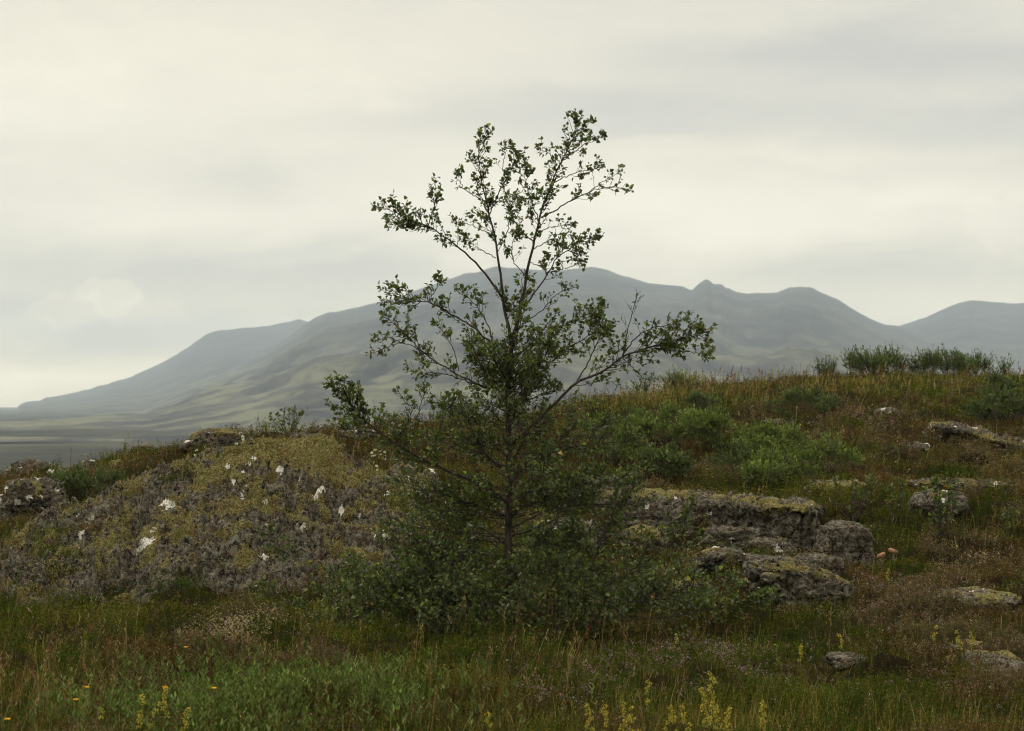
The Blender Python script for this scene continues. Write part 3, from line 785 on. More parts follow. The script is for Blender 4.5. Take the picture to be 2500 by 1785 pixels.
# heather, crowberry and other low heath
P = scatter(215000)
D = zone(P, .85, [(1700, 1640, 900, 60, -.4), (150, 1650, 700, 90, -.35), (1450, 880, 260, 30, -.5), (2000, 856, 320, 24, -.45), (600, 1400, 500, 70, .4), (1950, 1000, 300, 50, .4), (1150, 1430, 400, 50, -.35), (1950, 1250, 300, 90, .25), (230, 1100, 200, 40, .1)])
P = P[rng.uniform(0, 1, len(P)) < D]
n = len(P); s = lod(P)
X, Y = P[:, 0], P[:, 1]
w, s2, v = worley(X * 1.7 + .3 * vnoise(X * 2, Y * 2, seed=4), Y * 1.7, seed=5)
w3, _, v3 = worley(X * 1.1 + 5, Y * 1.1, seed=77)
patch = fbm(X * .6, Y * .6, oct=3, seed=140) * .8 + (v3 - .5) * .9
brown = sstep(-.14, .14, patch + zone(P, -.12, [(600, 1380, 420, 80, .35), (2000, 1000, 280, 70, .35), (480, 985, 130, 25, .4), (2150, 1220, 200, 50, .3), (1800, 1640, 800, 120, .2), (900, 1350, 300, 60, -.2), (1800, 1400, 350, 50, -.25), (230, 1090, 160, 30, -.2), (1900, 862, 420, 36, -.55), (1450, 880, 280, 40, -.5), (2050, 1180, 260, 60, -.15)]))
isb = rng.uniform(0, 1, n) < brown
cb = pick([(.058, .035, .014), (.092, .060, .030), (.050, .034, .010), (.13, .095, .062)], [4, 3, 3, 2], n, .25)
cg = pick([(.036, .052, .005), (.068, .080, .007), (.022, .034, .005), (.095, .080, .014)], [4, 3, 3, 2], n, .25)
cell = np.array([(.060, .036, .013), (.085, .062, .040), (.044, .028, .008), (.10, .076, .046), (.070, .050, .020)])[(v * 997).astype(int) % 5]
celg = np.array([(.034, .050, .005), (.062, .076, .007), (.020, .032, .005), (.088, .078, .014), (.046, .058, .007)])[(v * 997).astype(int) % 5]
own = rng.uniform(0, 1, n)[:, None] < .30
coh = np.where((brown > rng.normal(.5, .12, n))[:, None], cell, celg) * np.exp(rng.normal(0, .18, (n, 1)))
tint = np.where(own, np.where(isb[:, None], cb, cg), coh) * np.exp(.5 * (v3 - .5))[:, None]
hgt = rng.uniform(.04, .115, n) * (.6 + .8 * (1 - sstep(.1, .7, w))) * (.75 + .6 * v)
a = rng.uniform(0, 2 * np.pi, n)
out = np.stack([np.cos(a), np.sin(a)], 1) * (hgt * rng.uniform(.1, .75, n))[:, None]
g = Geo(); tops = blades(g, P - [0, 0, .01], hgt, .003 * s, out, 1.2, tint * .7 + .006, seg=1, tipw=.6)
flower = zone(P, .005, [(1560, 1500, 210, 45, .55), (1250, 1560, 120, 40, .2), (1950, 940, 160, 30, .15), (1750, 1240, 160, 50, .18), (480, 985, 120, 20, .12), (60, 1290, 60, 30, .3), (700, 1370, 300, 50, .07), (1950, 1330, 130, 50, .15), (520, 1410, 45, 26, .0), (2150, 1500, 200, 80, .08)])
pale = zone(P, .004, [(530, 1415, 60, 28, .8), (600, 1390, 120, 30, .08), (2180, 1255, 60, 16, .4)])
fl = (rng.uniform(0, 1, n) < flower); pl = (rng.uniform(0, 1, n) < pale)
NL = 9
for k in range(NL):
    f = rng.uniform(.25, 1.08, n)
    b = P + np.stack([out[:, 0] * f ** 1.2, out[:, 1] * f ** 1.2, hgt * .92 * f], 1) + rng.normal(0, .007, (n, 3)) * s[:, None]
    a2 = rng.uniform(0, 2 * np.pi, n); e = rng.uniform(.2, 1.2, n)
    dirn = np.stack([np.cos(a2), np.sin(a2), e], 1)
    nn = np.stack([-np.sin(a2) * .6, np.cos(a2) * .6, rng.uniform(.2, 1, n)], 1)
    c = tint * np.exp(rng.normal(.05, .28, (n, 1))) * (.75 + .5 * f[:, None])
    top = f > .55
    c = np.where((fl & top)[:, None], pick([(.26, .17, .22), (.20, .12, .165), (.32, .24, .27)], [3, 3, 1], n), c)
    c = np.where((pl & top)[:, None], pick([(.34, .24, .17), (.42, .33, .25)], [1, 1], n), c)
    leaves(g, b, dirn, nn, rng.uniform(.009, .019, n) * s ** .8, rng.uniform(.005, .009, n) * s ** .8, c)
tag(g.build('heather', M_PLANT), 'low brown heather and dark green crowberry mat', 'heather', kind='stuff')

# straw coloured moss cushions on the soil
P = scatter(26000)
D = zone(P, .04, [(1900, 1560, 420, 80, .35), (2180, 1300, 160, 60, .3), (1700, 1100, 300, 30, .5), (2180, 1080, 200, 40, .5), (2100, 1480, 200, 60, .35), (60, 1330, 80, 30, .3), (1640, 1510, 60, 18, .7), (700, 1130, 300, 100, .2)])
D *= 1.6 * sstep(.0, .3, fbm(P[:, 0] * 1.8, P[:, 1] * 1.8, oct=3, seed=171))
P = P[rng.uniform(0, 1, len(P)) < D]
P = np.repeat(P, 16, axis=0); n = len(P); s = lod(P)
P = P + rng.normal(0, 1, (n, 3)) * [.035, .045, 0] * s[:, None]; P[:, 2] = near_h(P[:, 0], P[:, 1])
a = rng.uniform(0, 2 * np.pi, n)
g = Geo()
leaves(g, P + rng.uniform(.0, .035, (n, 1)) * [0, 0, 1], np.stack([np.cos(a), np.sin(a), rng.uniform(.3, 1.5, n)], 1), np.stack([-np.sin(a), np.cos(a), np.full(n, .5)], 1),
       rng.uniform(.012, .026, n) * s, .008 * s, pick([(.19, .165, .065), (.13, .12, .042), (.24, .20, .10), (.10, .085, .03)], [3, 3, 2, 2], n))
tag(g.build('moss', M_PLANT), 'straw coloured moss cushions scattered between the heather', 'moss', kind='stuff')

# moss fibres on the outcrop
n = 90000
X = rng.uniform(OX0, OX1, n); Y = rng.uniform(OY0 + .2, 20.2, n); Z0_ = OTPS(X, Y)
mo = moss_field(X, Y, Z0_, .8, 1, -.05)
q0 = np.exp(-((X - c0[0]) / .24) ** 2 - ((Y - 19.2) / .36) ** 2); q1 = np.exp(-((X - c1[0]) / .26) ** 2 - ((Y - 19.3) / .40) ** 2)
mo = mo + q0 + .7 * q1 + .07 * sstep(17.6, 19, Y) - .12 * sstep(17.2, 16.2, Y)
k = (mo > .56) & (Z0_ > near_h(X, Y) + .02) & (rng.uniform(0, 1, n) < .55)
X, Y, Z0_, q0, q1 = X[k], Y[k], Z0_[k], q0[k], q1[k]; n = len(X)
ZZ = Z0_ + rock_detail(X, Y, Z0_, 1.0, 3) * .61 + .055 * (.8 - worley(X * 4.2 + .2 * vnoise(X * 9, Y * 9, seed=2), Y * 3.6, seed=61)[0]) + .016 * fbm(X * 16, Y * 16, oct=2, seed=66) + .10 * q0 + .04 * q1
a = rng.uniform(0, 2 * np.pi, n)
ton = fbm(X * 3.2, Y * 3.2, oct=3, seed=181)[:, None] + .05
t1 = pick([(.185, .160, .072), (.085, .068, .022), (.25, .22, .11)], [3, 3, 2], n, .25); t2 = pick([(.10, .062, .025), (.06, .065, .016), (.125, .095, .045)], [2, 2, 2], n, .25)
g = Geo()
leaves(g, np.stack([X, Y, ZZ - .004], 1), np.stack([np.cos(a), np.sin(a) - .3, rng.uniform(.4, 1.6, n)], 1), np.stack([-np.sin(a), np.cos(a), np.full(n, .4)], 1), rng.uniform(.012, .030, n), .009, np.where(ton > .05, t1, t2))
tag(g.build('moss', M_PLANT), 'fuzzy olive moss cushions covering the rock dome', 'moss', kind='stuff')

# dwarf willow mat at the lower left
P = scatter(30000, 8.3, 13, .32)
D = zone(P, .0, [(560, 1585, 330, 60, 1.1), (250, 1600, 200, 50, .5), (850, 1560, 120, 50, .35)])
D *= .4 + 1.2 * sstep(-.2, .3, fbm(P[:, 0] * 2.2, P[:, 1] * 2.2, oct=2, seed=151))
P = P[rng.uniform(0, 1, len(P)) < D * .5]
n = len(P)
L = rng.uniform(.10, .24, n); a = rng.uniform(0, 2 * np.pi, n)
lean = np.stack([np.cos(a), np.sin(a)], 1) * (L * rng.uniform(0, .4, n))[:, None]
g = Geo(); blades(g, P, L, .003, lean, 1.3, np.array([.09, .055, .03]), seg=2, tipw=.5)
base_t = pick([(.092, .126, .036), (.125, .160, .052), (.066, .096, .024)], [3, 2, 2], n, .18)
for k in range(12):
    f = rng.uniform(.15, 1.0, n)
    b = P + np.stack([lean[:, 0] * f ** 1.3, lean[:, 1] * f ** 1.3, L * .95 * f], 1)
    a2 = rng.uniform(0, 2 * np.pi, n)
    dirn = np.stack([np.cos(a2), np.sin(a2), rng.uniform(.6, 1.8, n)], 1)
    leaves(g, b, dirn, np.stack([-np.cos(a2), -np.sin(a2), np.full(n, .8)], 1), rng.uniform(.025, .045, n), rng.uniform(.007, .012, n), base_t * np.exp(rng.normal(0, .2, (n, 1))), wide=.45)
tag(g.build('dwarf_willow', M_PLANT), 'grey green dwarf willow shoots massed along the bottom left', 'willow', kind='stuff')

# ------------------------------------------------------------------ branches, twigs and leaves
BARKT = np.array([1., 1., 1.])
def resample(pts, m):
    pts = np.asarray(pts, float)
    # smooth through the points (Catmull-Rom)
    if len(pts) > 2:
        e = np.concatenate([[2 * pts[0] - pts[1]], pts, [2 * pts[-1] - pts[-2]]])
        o = []
        for i in range(1, len(e) - 2):
            t = np.linspace(0, 1, 12, endpoint=False)[:, None]
            o.append(.5 * ((2 * e[i]) + (-e[i - 1] + e[i + 1]) * t + (2 * e[i - 1] - 5 * e[i] + 4 * e[i + 1] - e[i + 2]) * t ** 2 + (-e[i - 1] + 3 * e[i] - 3 * e[i + 1] + e[i + 2]) * t ** 3))
        pts = np.concatenate(o + [pts[-1:]])
    d = np.concatenate([[0], np.cumsum(np.linalg.norm(np.diff(pts, axis=0), axis=1))])
    s = np.linspace(0, d[-1], m)
    return np.stack([np.interp(s, d, pts[:, i]) for i in range(3)], 1), d[-1]

LEAFC = [(.066, .092, .026), (.088, .112, .032), (.046, .066, .020), (.15, .165, .045)]
def grow(gw, gl, path, length, r0, r1, n_tw, tw_len, leaf_n, start=.25, size=.03, upb=.25, warm=.0, nsub=2.2, flat=.6, cols=LEAFC, tip_clump=True):
    """one bough: twigs with side twigs, leaves along them"""
    m = len(path); t = np.linspace(0, 1, m)
    n = max(2, int(n_tw))
    f = start + (1 - start) * rng.uniform(0, 1, n) ** .8
    f[-2:] = [.97, 1.0]
    i0 = f * (m - 1); lo = np.minimum(i0.astype(int), m - 2); fr = (i0 - lo)[:, None]
    P = path[lo] * (1 - fr) + path[lo + 1] * fr
    ax = unit(path[lo + 1] - path[lo])
    side = unit(np.cross(ax, np.array([0, 1., 0]))) ; oth = np.cross(ax, side)
    sg = np.where(np.arange(n) % 2 == 0, 1, -1) * 1.0
    roll = rng.normal(0, flat, n)
    lat = side * (sg * np.cos(roll))[:, None] + oth * np.sin(roll)[:, None]
    an = rng.uniform(.45, .95, n); an[-2:] = .15
    d = unit(ax * np.cos(an)[:, None] + lat * np.sin(an)[:, None])
    Lt = tw_len * rng.uniform(.4, 1.25, n) * (1.05 - .35 * f); Lt[-2:] = tw_len * .6
    mt = 5; tt = np.linspace(0, 1, mt)
    def shoot(P, d, Lt):
        k = len(P); pth = np.empty((k, mt, 3)); pth[:, 0] = P; dd = d.copy()
        for j in range(1, mt):
            dd = unit(dd + rng.normal(0, .13, (k, 3)) + np.array([0, 0, upb * .35]))
            pth[:, j] = pth[:, j - 1] + dd * (Lt / (mt - 1))[:, None]
        return pth
    tw = shoot(P, d, Lt)
    tubes(gw, tw, np.outer(np.minimum(.0035, r0 * .5) * (.6 + .5 * rng.uniform(0, 1, n)), 1 - .65 * tt) , 3, BARKT)
    # side twigs
    ns = rng.poisson(nsub, n); ns[-2:] = 3
    src = np.repeat(np.arange(n), ns); q = len(src)
    allp = [tw]; allL = [Lt]
    if q:
        fs = rng.uniform(.2, .95, q) * (mt - 1); l2 = np.minimum(fs.astype(int), mt - 2); fr = (fs - l2)[:, None]
        P2 = tw[src, l2] * (1 - fr) + tw[src, l2 + 1] * fr
        a2 = unit(tw[src, l2 + 1] - tw[src, l2])
        d2 = unit(a2 + unit(rng.normal(0, 1, (q, 3)) * [1, .8, 1]) * rng.uniform(.5, 1.1, (q, 1)))
        L2 = Lt[src] * rng.uniform(.25, .6, q) * (1.15 - fs / (mt - 1) * .4)
        st = shoot(P2, d2, L2)
        tubes(gw, st, np.outer(np.full(q, .0019), 1 - .5 * tt), 3, BARKT)
        allp.append(st); allL.append(L2)
    sh = np.concatenate(allp); SL = np.concatenate(allL)
    k = len(sh)
    nl = rng.poisson(np.clip(leaf_n * SL / .1, .6 if leaf_n > .3 else 0, 12)); 
    bare = rng.uniform(0, 1, k) < .12; nl[bare] = 0
    si = np.repeat(np.arange(k), nl); q = len(si)
    if not q: return
    fs = (.25 + .75 * rng.uniform(0, 1, q) ** .7) * (mt - 1); l2 = np.minimum(fs.astype(int), mt - 2); fr = (fs - l2)[:, None]
    P3 = sh[si, l2] * (1 - fr) + sh[si, l2 + 1] * fr
    a3 = unit(sh[si, l2 + 1] - sh[si, l2])
    rnd = unit(rng.normal(0, 1, (q, 3)))
    d3 = unit(a3 * .6 + rnd * .9 + np.array([0, 0, .05]))
    nn = unit(rng.normal(0, .75, (q, 3)) + np.array([0, -.25, .9]))
    pet = rng.uniform(.004, .012, q)[:, None]
    sz = size * rng.uniform(.55, 1.25, q)
    tint = pick(cols, [4, 3, 3, 1.2], q, .2, .06)
    yl = rng.uniform(0, 1, q) < (.010 + warm)
    tint = np.where(yl[:, None], pick([(.30, .21, .05), (.22, .10, .04), (.25, .24, .07)], [3, 1, 3], q), tint)
    leaves(gl, P3 + d3 * pet, d3, nn, sz, sz * rng.uniform(.72, .95, q), tint, fold=.22, droop=.12, wide=.40)

TY = 14.0
def tpath(pp, dep, y0=0.0):
    """photo pixels (1 px = 2.9 mm at the tree) with a depth that swings out to dep at the tip"""
    pp = np.array(pp, float)
    seg = np.concatenate([[0], np.cumsum(np.hypot(*np.diff(pp, axis=0).T))]); s = seg / seg[-1]
    return np.array([ats(a, b, TY + y0 + dep * q ** 1.2) for (a, b), q in zip(pp, s)])

tb = ats(1247, 1532, TY); tb[2] = float(near_h(tb[0:1], tb[1:2])[0])
tree = thing('birch_tree', tb, 'slender young birch with a forked dark stem and thin leaves, standing before the rocks', 'tree')
g = Geo()
trunk_px = [(1249, 1560), (1247, 1480), (1243, 1373), (1243, 1250), (1241, 1130), (1243, 1000), (1242, 930), (1245, 870), (1248, 835)]
tp, tl = resample(tpath(trunk_px, 0), 40)
tr = np.interp(np.linspace(0, 1, 40), [0, .08, .5, .85, 1], [.040, .031, .025, .019, .016])
tp += np.stack([.006 * np.sin(np.linspace(0, 14, 40)), .01 * np.sin(np.linspace(0, 9, 40)), np.zeros(40)], 1)
tubes(g, tp[None], tr[None], 10, BARKT)
g.build('trunk', M_BARK, tree, tb)
leader_l = [(1248, 840), (1235, 769), (1226, 712), (1218, 646), (1211, 602), (1198, 540), (1187, 487), (1174, 439), (1168, 395), (1169, 365), (1175, 338)]
leader_r = [(1248, 840), (1270, 760), (1284, 681), (1297, 619), (1312, 558), (1323, 514), (1343, 457), (1367, 399), (1389, 358), (1404, 325), (1414, 305)]
# (points, base depth, depth at tip, base radius, twigs per metre, twig length, leaves per 10 cm, start)
BOUGHS = [
 (leader_l, 0, .10, .0125, 24, .15, 3.1, .42), (leader_r, 0, -.12, .0135, 24, .15, 3.1, .40),
 ([(1224, 725), (1196, 681), (1160, 641), (1121, 606), (1081, 575), (1037, 549), (989, 538), (949, 512), (914, 502)], .02, -.3, .009, 26, .17, 3.0, .42),
 ([(1037, 549), (1000, 548), (968, 545), (936, 537)], -.15, -.25, .004, 24, .10, 2.6, .2),
 ([(1045, 552), (1064, 487), (1060, 430)], -.15, -.1, .004, 26, .10, 3.4, .25),
 ([(1272, 755), (1327, 685), (1354, 637), (1398, 602), (1446, 578), (1462, 580)], 0, .3, .007, 30, .15, 3.4, .3),
 ([(1345, 665), (1380, 655), (1415, 645), (1436, 642)], .1, .2, .004, 26, .10, 3.0, .3),
 ([(1321, 531), (1384, 496), (1451, 465), (1503, 457), (1545, 468)], -.05, .25, .0055, 22, .12, 1.9, .3),
 ([(1440, 468), (1470, 445), (1500, 428), (1525, 408)], .1, .2, .003, 22, .08, 2.2, .3),
 ([(1345, 448), (1400, 424), (1450, 412), (1479, 404)], -.05, -.3, .004, 26, .10, 2.4, .2),
 ([(1367, 399), (1400, 372), (1430, 350), (1459, 336), (1486, 340)], -.08, .2, .004, 30, .09, 3.6, .3),
 ([(1367, 395), (1345, 378), (1328, 369), (1304, 357)], -.08, -.2, .003, 26, .08, 2.6, .3),
 ([(1390, 351), (1378, 325), (1368, 300)], -.1, 0, .0025, 28, .07, 3.4, .3),
 ([(1321, 549), (1300, 500), (1285, 450), (1277, 404)], -.04, .2, .0045, 36, .12, 3.4, .25),
 ([(1196, 523), (1222, 461), (1245, 420), (1262, 388), (1274, 366)], .05, -.25, .0045, 32, .12, 3.0, .35),
 ([(1235, 440), (1228, 400), (1235, 370), (1242, 340)], -.1, -.2, .003, 28, .09, 2.8, .2),
 ([(1174, 487), (1138, 465), (1118, 438), (1103, 413)], .05, -.15, .004, 24, .10, 2.4, .25),
 ([(1170, 420), (1150, 390), (1148, 365)], .05, .15, .0025, 24, .08, 2.6, .3),
 ([(1204, 575), (1165, 556), (1134, 545), (1100, 545)], .05, .3, .0035, 20, .11, 1.5, .3),
 ([(1211, 630), (1174, 610), (1150, 590), (1135, 578)], .05, -.3, .0035, 22, .11, 2.6, .3),
 ([(1213, 600), (1240, 560), (1245, 510), (1238, 470)], .05, .35, .004, 26, .12, 2.4, .3),
 ([(1290, 680), (1255, 640), (1250, 600), (1265, 560)], -.04, -.3, .004, 26, .12, 2.8, .3),
 ([(1300, 610), (1345, 585), (1370, 570), (1400, 572)], -.04, -.3, .004, 22, .10, 1.6, .2),
 ([(1310, 570), (1345, 555), (1380, 550), (1410, 545)], -.04, .2, .0035, 24, .09, 2.6, .2),
 ([(1304, 590), (1275, 565), (1250, 520), (1262, 480)], -.04, .3, .004, 26, .11, 2.4, .3),
 ([(1295, 640), (1320, 650), (1345, 640), (1330, 620)], -.04, -.2, .003, 26, .09, 3.0, .2),
 ([(1209, 852), (1165, 808), (1108, 769), (1046, 740), (993, 727), (945, 705)], .02, -.35, .008, 28, .15, 2.6, .3),
 ([(1046, 738), (1066, 700), (1072, 668)], -.15, -.1, .0035, 30, .10, 3.6, .3),
 ([(1020, 748), (975, 742), (932, 733)], -.2, -.3, .003, 24, .09, 2.6, .2),
 ([(1205, 842), (1190, 790), (1152, 735), (1120, 715), (1103, 708)], .02, .3, .005, 22, .12, 2.2, .3),
 ([(1175, 775), (1178, 735), (1165, 705)], .15, .2, .003, 26, .08, 3.0, .4),
 ([(1196, 950), (1108, 909), (1029, 857), (989, 813), (955, 785), (932, 764)], .02, .4, .008, 24, .15, 2.5, .35),
 ([(1029, 857), (985, 838), (945, 848), (900, 868)], .2, .3, .0035, 20, .10, 1.9, .1),
 ([(985, 838), (945, 826), (905, 835)], .25, .3, .003, 24, .09, 2.9, .2),
 ([(1213, 950), (1150, 935), (1099, 916), (1037, 910), (989, 903)], -.02, -.45, .0055, 24, .14, 2.2, .3),
 ([(1120, 905), (1105, 850), (1075, 800), (1050, 790)], .1, .3, .004, 24, .11, 2.4, .35),
 ([(1243, 1090), (1264, 1071), (1335, 1005), (1407, 934), (1472, 907), (1521, 872), (1591, 845), (1657, 830), (1738, 803)], .0, -.3, .014, 28, .19, 2.7, .38),
 ([(1521, 861), (1574, 808), (1635, 793), (1692, 766)], -.15, -.05, .005, 24, .11, 2.0, .3),
 ([(1521, 866), (1535, 800), (1546, 756), (1556, 714)], -.15, -.25, .0045, 20, .14, .12, .2),
 ([(1521, 875), (1556, 910), (1575, 925), (1600, 935)], -.15, -.3, .0035, 20, .10, 1.4, .3),
 ([(1600, 850), (1660, 856), (1700, 862), (1742, 868)], -.2, -.35, .0045, 34, .12, 3.4, .0),
 ([(1600, 845), (1650, 830), (1700, 820), (1738, 830)], -.2, -.1, .0045, 36, .12, 3.6, .0),
 ([(1407, 934), (1437, 880), (1465, 815), (1462, 760), (1463, 735)], -.1, .15, .006, 34, .15, 2.8, .35),
 ([(1257, 868), (1327, 817), (1407, 782), (1459, 755)], 0, .35, .006, 28, .14, 2.6, .25),
 ([(1275, 790), (1320, 760), (1363, 716), (1418, 698)], -.02, .3, .0045, 20, .10, 1.8, .4),
 ([(1245, 1000), (1319, 909), (1371, 865), (1433, 821), (1500, 790)], 0, .4, .008, 30, .15, 2.9, .25),
 ([(1248, 990), (1300, 920), (1340, 850), (1350, 800)], 0, -.4, .006, 28, .14, 2.8, .3),
 ([(1243, 980), (1190, 920), (1160, 860), (1140, 830)], 0, -.4, .006, 28, .14, 2.8, .3),
 ([(1238, 1227), (1186, 1189), (1120, 1161), (1055, 1134), (995, 1102), (930, 1058), (870, 1005), (838, 950), (828, 932)], -.02, -.5, .014, 34, .17, 3.9, .35),
 ([(968, 1080), (1006, 1009), (985, 975), (968, 950)], -.3, -.35, .005, 24, .12, .5, .2),
 ([(930, 1058), (890, 1052), (850, 1048), (812, 1038)], -.35, -.55, .005, 26, .12, 2.8, .1),
 ([(1010, 1050), (1030, 980), (1048, 940)], -.3, -.2, .004, 24, .10, 2.6, .4),
 ([(1055, 1134), (1070, 1060), (1090, 1000), (1125, 975)], -.2, -.1, .005, 28, .14, 2.8, .25),
 ([(1233, 1374), (1164, 1347), (1077, 1336), (984, 1303), (930, 1290)], .0, -.6, .010, 26, .17, 2.2, .25),
 ([(1240, 1330), (1160, 1280), (1080, 1240), (1020, 1210), (960, 1200)], .02, .55, .009, 26, .17, 2.0, .25),
 ([(1245, 1310), (1330, 1280), (1420, 1230), (1490, 1190), (1560, 1165)], .02, .55, .009, 26, .17, 2.0, .25),
 ([(1246, 1262), (1295, 1229), (1360, 1210), (1431, 1172), (1490, 1150)], .0, -.35, .008, 26, .16, 2.1, .2),
 ([(1240, 1545), (1320, 1510), (1393, 1472), (1431, 1418), (1469, 1314), (1496, 1249), (1534, 1205), (1590, 1150)], -.25, -.1, .015, 18, .18, 1.7, .35),
 ([(1404, 1455), (1458, 1442), (1524, 1401), (1594, 1358), (1649, 1319), (1715, 1292)], -.3, -.3, .011, 22, .18, 1.7, .2),
 ([(1250, 1540), (1327, 1505), (1431, 1477), (1530, 1462), (1640, 1440)], -.02, -.3, .009, 26, .17, 2.2, .35),
 ([(1490, 1460), (1580, 1470), (1690, 1430), (1780, 1420)], -.25, -.2, .007, 30, .17, 2.6, .1),
 ([(1420, 1480), (1520, 1510), (1640, 1505), (1760, 1480)], -.3, -.5, .007, 30, .16, 2.4, .1),
 ([(1240, 1530), (1150, 1500), (1060, 1480), (960, 1440), (900, 1420)], 0, -.5, .009, 30, .16, 2.8, .1),
 ([(1240, 1540), (1140, 1530), (1050, 1545), (960, 1540), (890, 1530)], 0, -.6, .008, 32, .15, 2.8, .1),
 ([(1245, 1540), (1180, 1460), (1100, 1420), (1000, 1390)], 0, .4, .008, 28, .17, 2.4, .15),
 ([(1247, 1540), (1200, 1560), (1140, 1580), (1080, 1590)], -.05, -.7, .006, 34, .14, 3.0, .1),
 ([(1247, 1545), (1290, 1560), (1350, 1580), (1400, 1575)], -.05, -.7, .006, 30, .14, 2.6, .1),
 ([(1243, 1420), (1200, 1420), (1150, 1440), (1100, 1430)], -.05, -.7, .007, 30, .15, 2.6, .15),
 ([(1245, 1420), (1300, 1400), (1350, 1400), (1400, 1380)], -.05, -.6, .007, 26, .15, 2.2, .15),
]
BOUGHS += [([(1243, 1180), (1310, 1130), (1400, 1075), (1500, 1020)], 0, .35, .007, 26, .16, 2.2, .2), ([(1246, 1150), (1330, 1110), (1440, 1085), (1570, 1075)], 0, -.25, .007, 26, .16, 2.2, .25),
 ([(1243, 1100), (1300, 1050), (1380, 1005), (1450, 985)], 0, .2, .006, 26, .15, 2.2, .2), ([(1240, 1150), (1170, 1110), (1090, 1080), (1000, 1065)], 0, .4, .006, 26, .15, 2.2, .2),
 ([(1241, 1060), (1180, 1020), (1120, 1000), (1050, 985)], 0, .3, .006, 26, .15, 2.2, .2), ([(1243, 1290), (1340, 1250), (1450, 1230), (1580, 1235)], 0, -.4, .008, 26, .17, 2.2, .25),
 ([(1241, 1260), (1150, 1230), (1060, 1200), (960, 1170)], 0, -.3, .008, 26, .17, 2.0, .25), ([(1440, 1400), (1540, 1340), (1640, 1290), (1700, 1230)], .15, .4, .006, 26, .16, 2.0, .2)]
# low suckers round the foot of the stem
for k in range(95):
    x0 = 1243 + (random.gauss(0, 150) if k % 2 else random.gauss(-30, 70)); yy = random.uniform(-1.0, .2)
    y1 = random.uniform(1270, 1530) if k % 3 == 0 else random.uniform(1380, 1540); sw = (x0 - 1243) * random.uniform(.3, 1.1) + random.uniform(-60, 60)
    BOUGHS.append(([(x0, 1590), (x0 + sw * .35, (1590 + y1) / 2), (x0 + sw, y1)], yy, random.uniform(-.25, .15), .0045, 26, .12, 3.2, .05))
for k in range(130):
    x0 = random.uniform(1430, 1810) if k % 2 else random.uniform(830, 1120)
    y1 = random.uniform(1330, 1530) + max(0, abs(x0 - 1280) - 300) * .35; sw = random.uniform(-70, 70); yb = random.uniform(1540, 1575)
    BOUGHS.append(([(x0, yb), (x0 + sw * .35, (yb + y1) / 2), (x0 + sw, y1)], random.uniform(.15, .8) if x0 > 1300 else random.uniform(-.5, .6), random.uniform(-.2, .2), .004, 24, .12, 2.6, .05))
# inner boughs that fill the crown on every side of the stem
for k in range(92):
    py0 = random.choice([random.uniform(900, 1180), random.uniform(1150, 1530), random.uniform(1240, 1540), random.uniform(1240, 1500)])
    az = random.uniform(0, 2 * math.pi)
    reach = (150 if py0 < 1000 else 230 if py0 < 1250 else 300) * random.uniform(.5, 1.05)
    rise = reach * random.uniform(.15, .8) * (1 if py0 < 1300 else .45)
    x1 = 1243 + math.cos(az) * reach; dep = math.sin(az) * reach * 2.88e-3
    pp = [(1243, py0), (1243 + math.cos(az) * reach * .45, py0 - rise * .3), (x1, py0 - rise)]
    BOUGHS.append((pp, 0, dep, .0055, 27, .15, 1.8 if py0 > 1180 else 1.7, .22))
for k in range(22):
    py0 = random.uniform(870, 1010); az = random.uniform(0, 2 * math.pi); reach = random.uniform(60, 150)
    BOUGHS.append(([(1244, py0), (1244 + math.cos(az) * reach * .5, py0 - reach * .4), (1244 + math.cos(az) * reach, py0 - reach * .9)], 0, math.sin(az) * reach * 2.88e-3, .004, 30, .12, 2.3, .2))
for pp, y0, dep, r0, tpm, tlen, ln, st in BOUGHS:
    lowb = pp[0][1] > 1100 or (len(pp) == 3 and pp[0][1] > 1000)
    tpm *= 1.6 if lowb else 1.35; ln *= 1.25 if ln < .6 else (1.4 if lowb else 2.0); tlen *= 1.25 if lowb else 1.0
    path, length = resample(tpath(pp, dep, y0), 60)
    cut = max(.5, 1 - (.07 if pp is not leader_l and pp is not leader_r else 0) / length)
    path, length = resample(path[:max(4, int(60 * cut))], 22)
    path[1:-1] += rng.normal(0, .0035, (20, 3))
    gw = Geo(); gl = Geo()
    tubes(gw, path[None], np.linspace(r0, max(.0018, r0 * .16), 22)[None] ** 1.0, 7 if r0 > .006 else 5, BARKT)
    low = pp[0][1] > 1150
    grow(gw, gl, path, length, r0, 0, tpm * length, tlen, ln, st, size=.029 if not low else .030, warm=.02 if 1250 < pp[0][1] < 1400 and pp[-1][0] < 1243 else .004, upb=.35)
    b = gw.build('branch', M_BARK, tree, tb)
    if gl.n: gl.build('foliage', M_LEAF, b, tb)
# leaf tufts straight on the stem around the fork
g = Geo(); gw = Geo()
for pp, q in (([(1243, 1000), (1242, 930), (1245, 870), (1248, 835)], 60), ([(1248, 835), (1235, 769), (1228, 730)], 14), ([(1248, 835), (1270, 760), (1284, 690)], 22)):
    path, length = resample(tpath(pp, 0), 12)
    grow(gw, g, path, length, .006, 0, q, .16, 3.0, .02, size=.033, flat=1.4, upb=.4)
bb = gw.build('branch', M_BARK, tree, tb); g.build('foliage', M_LEAF, bb, tb)

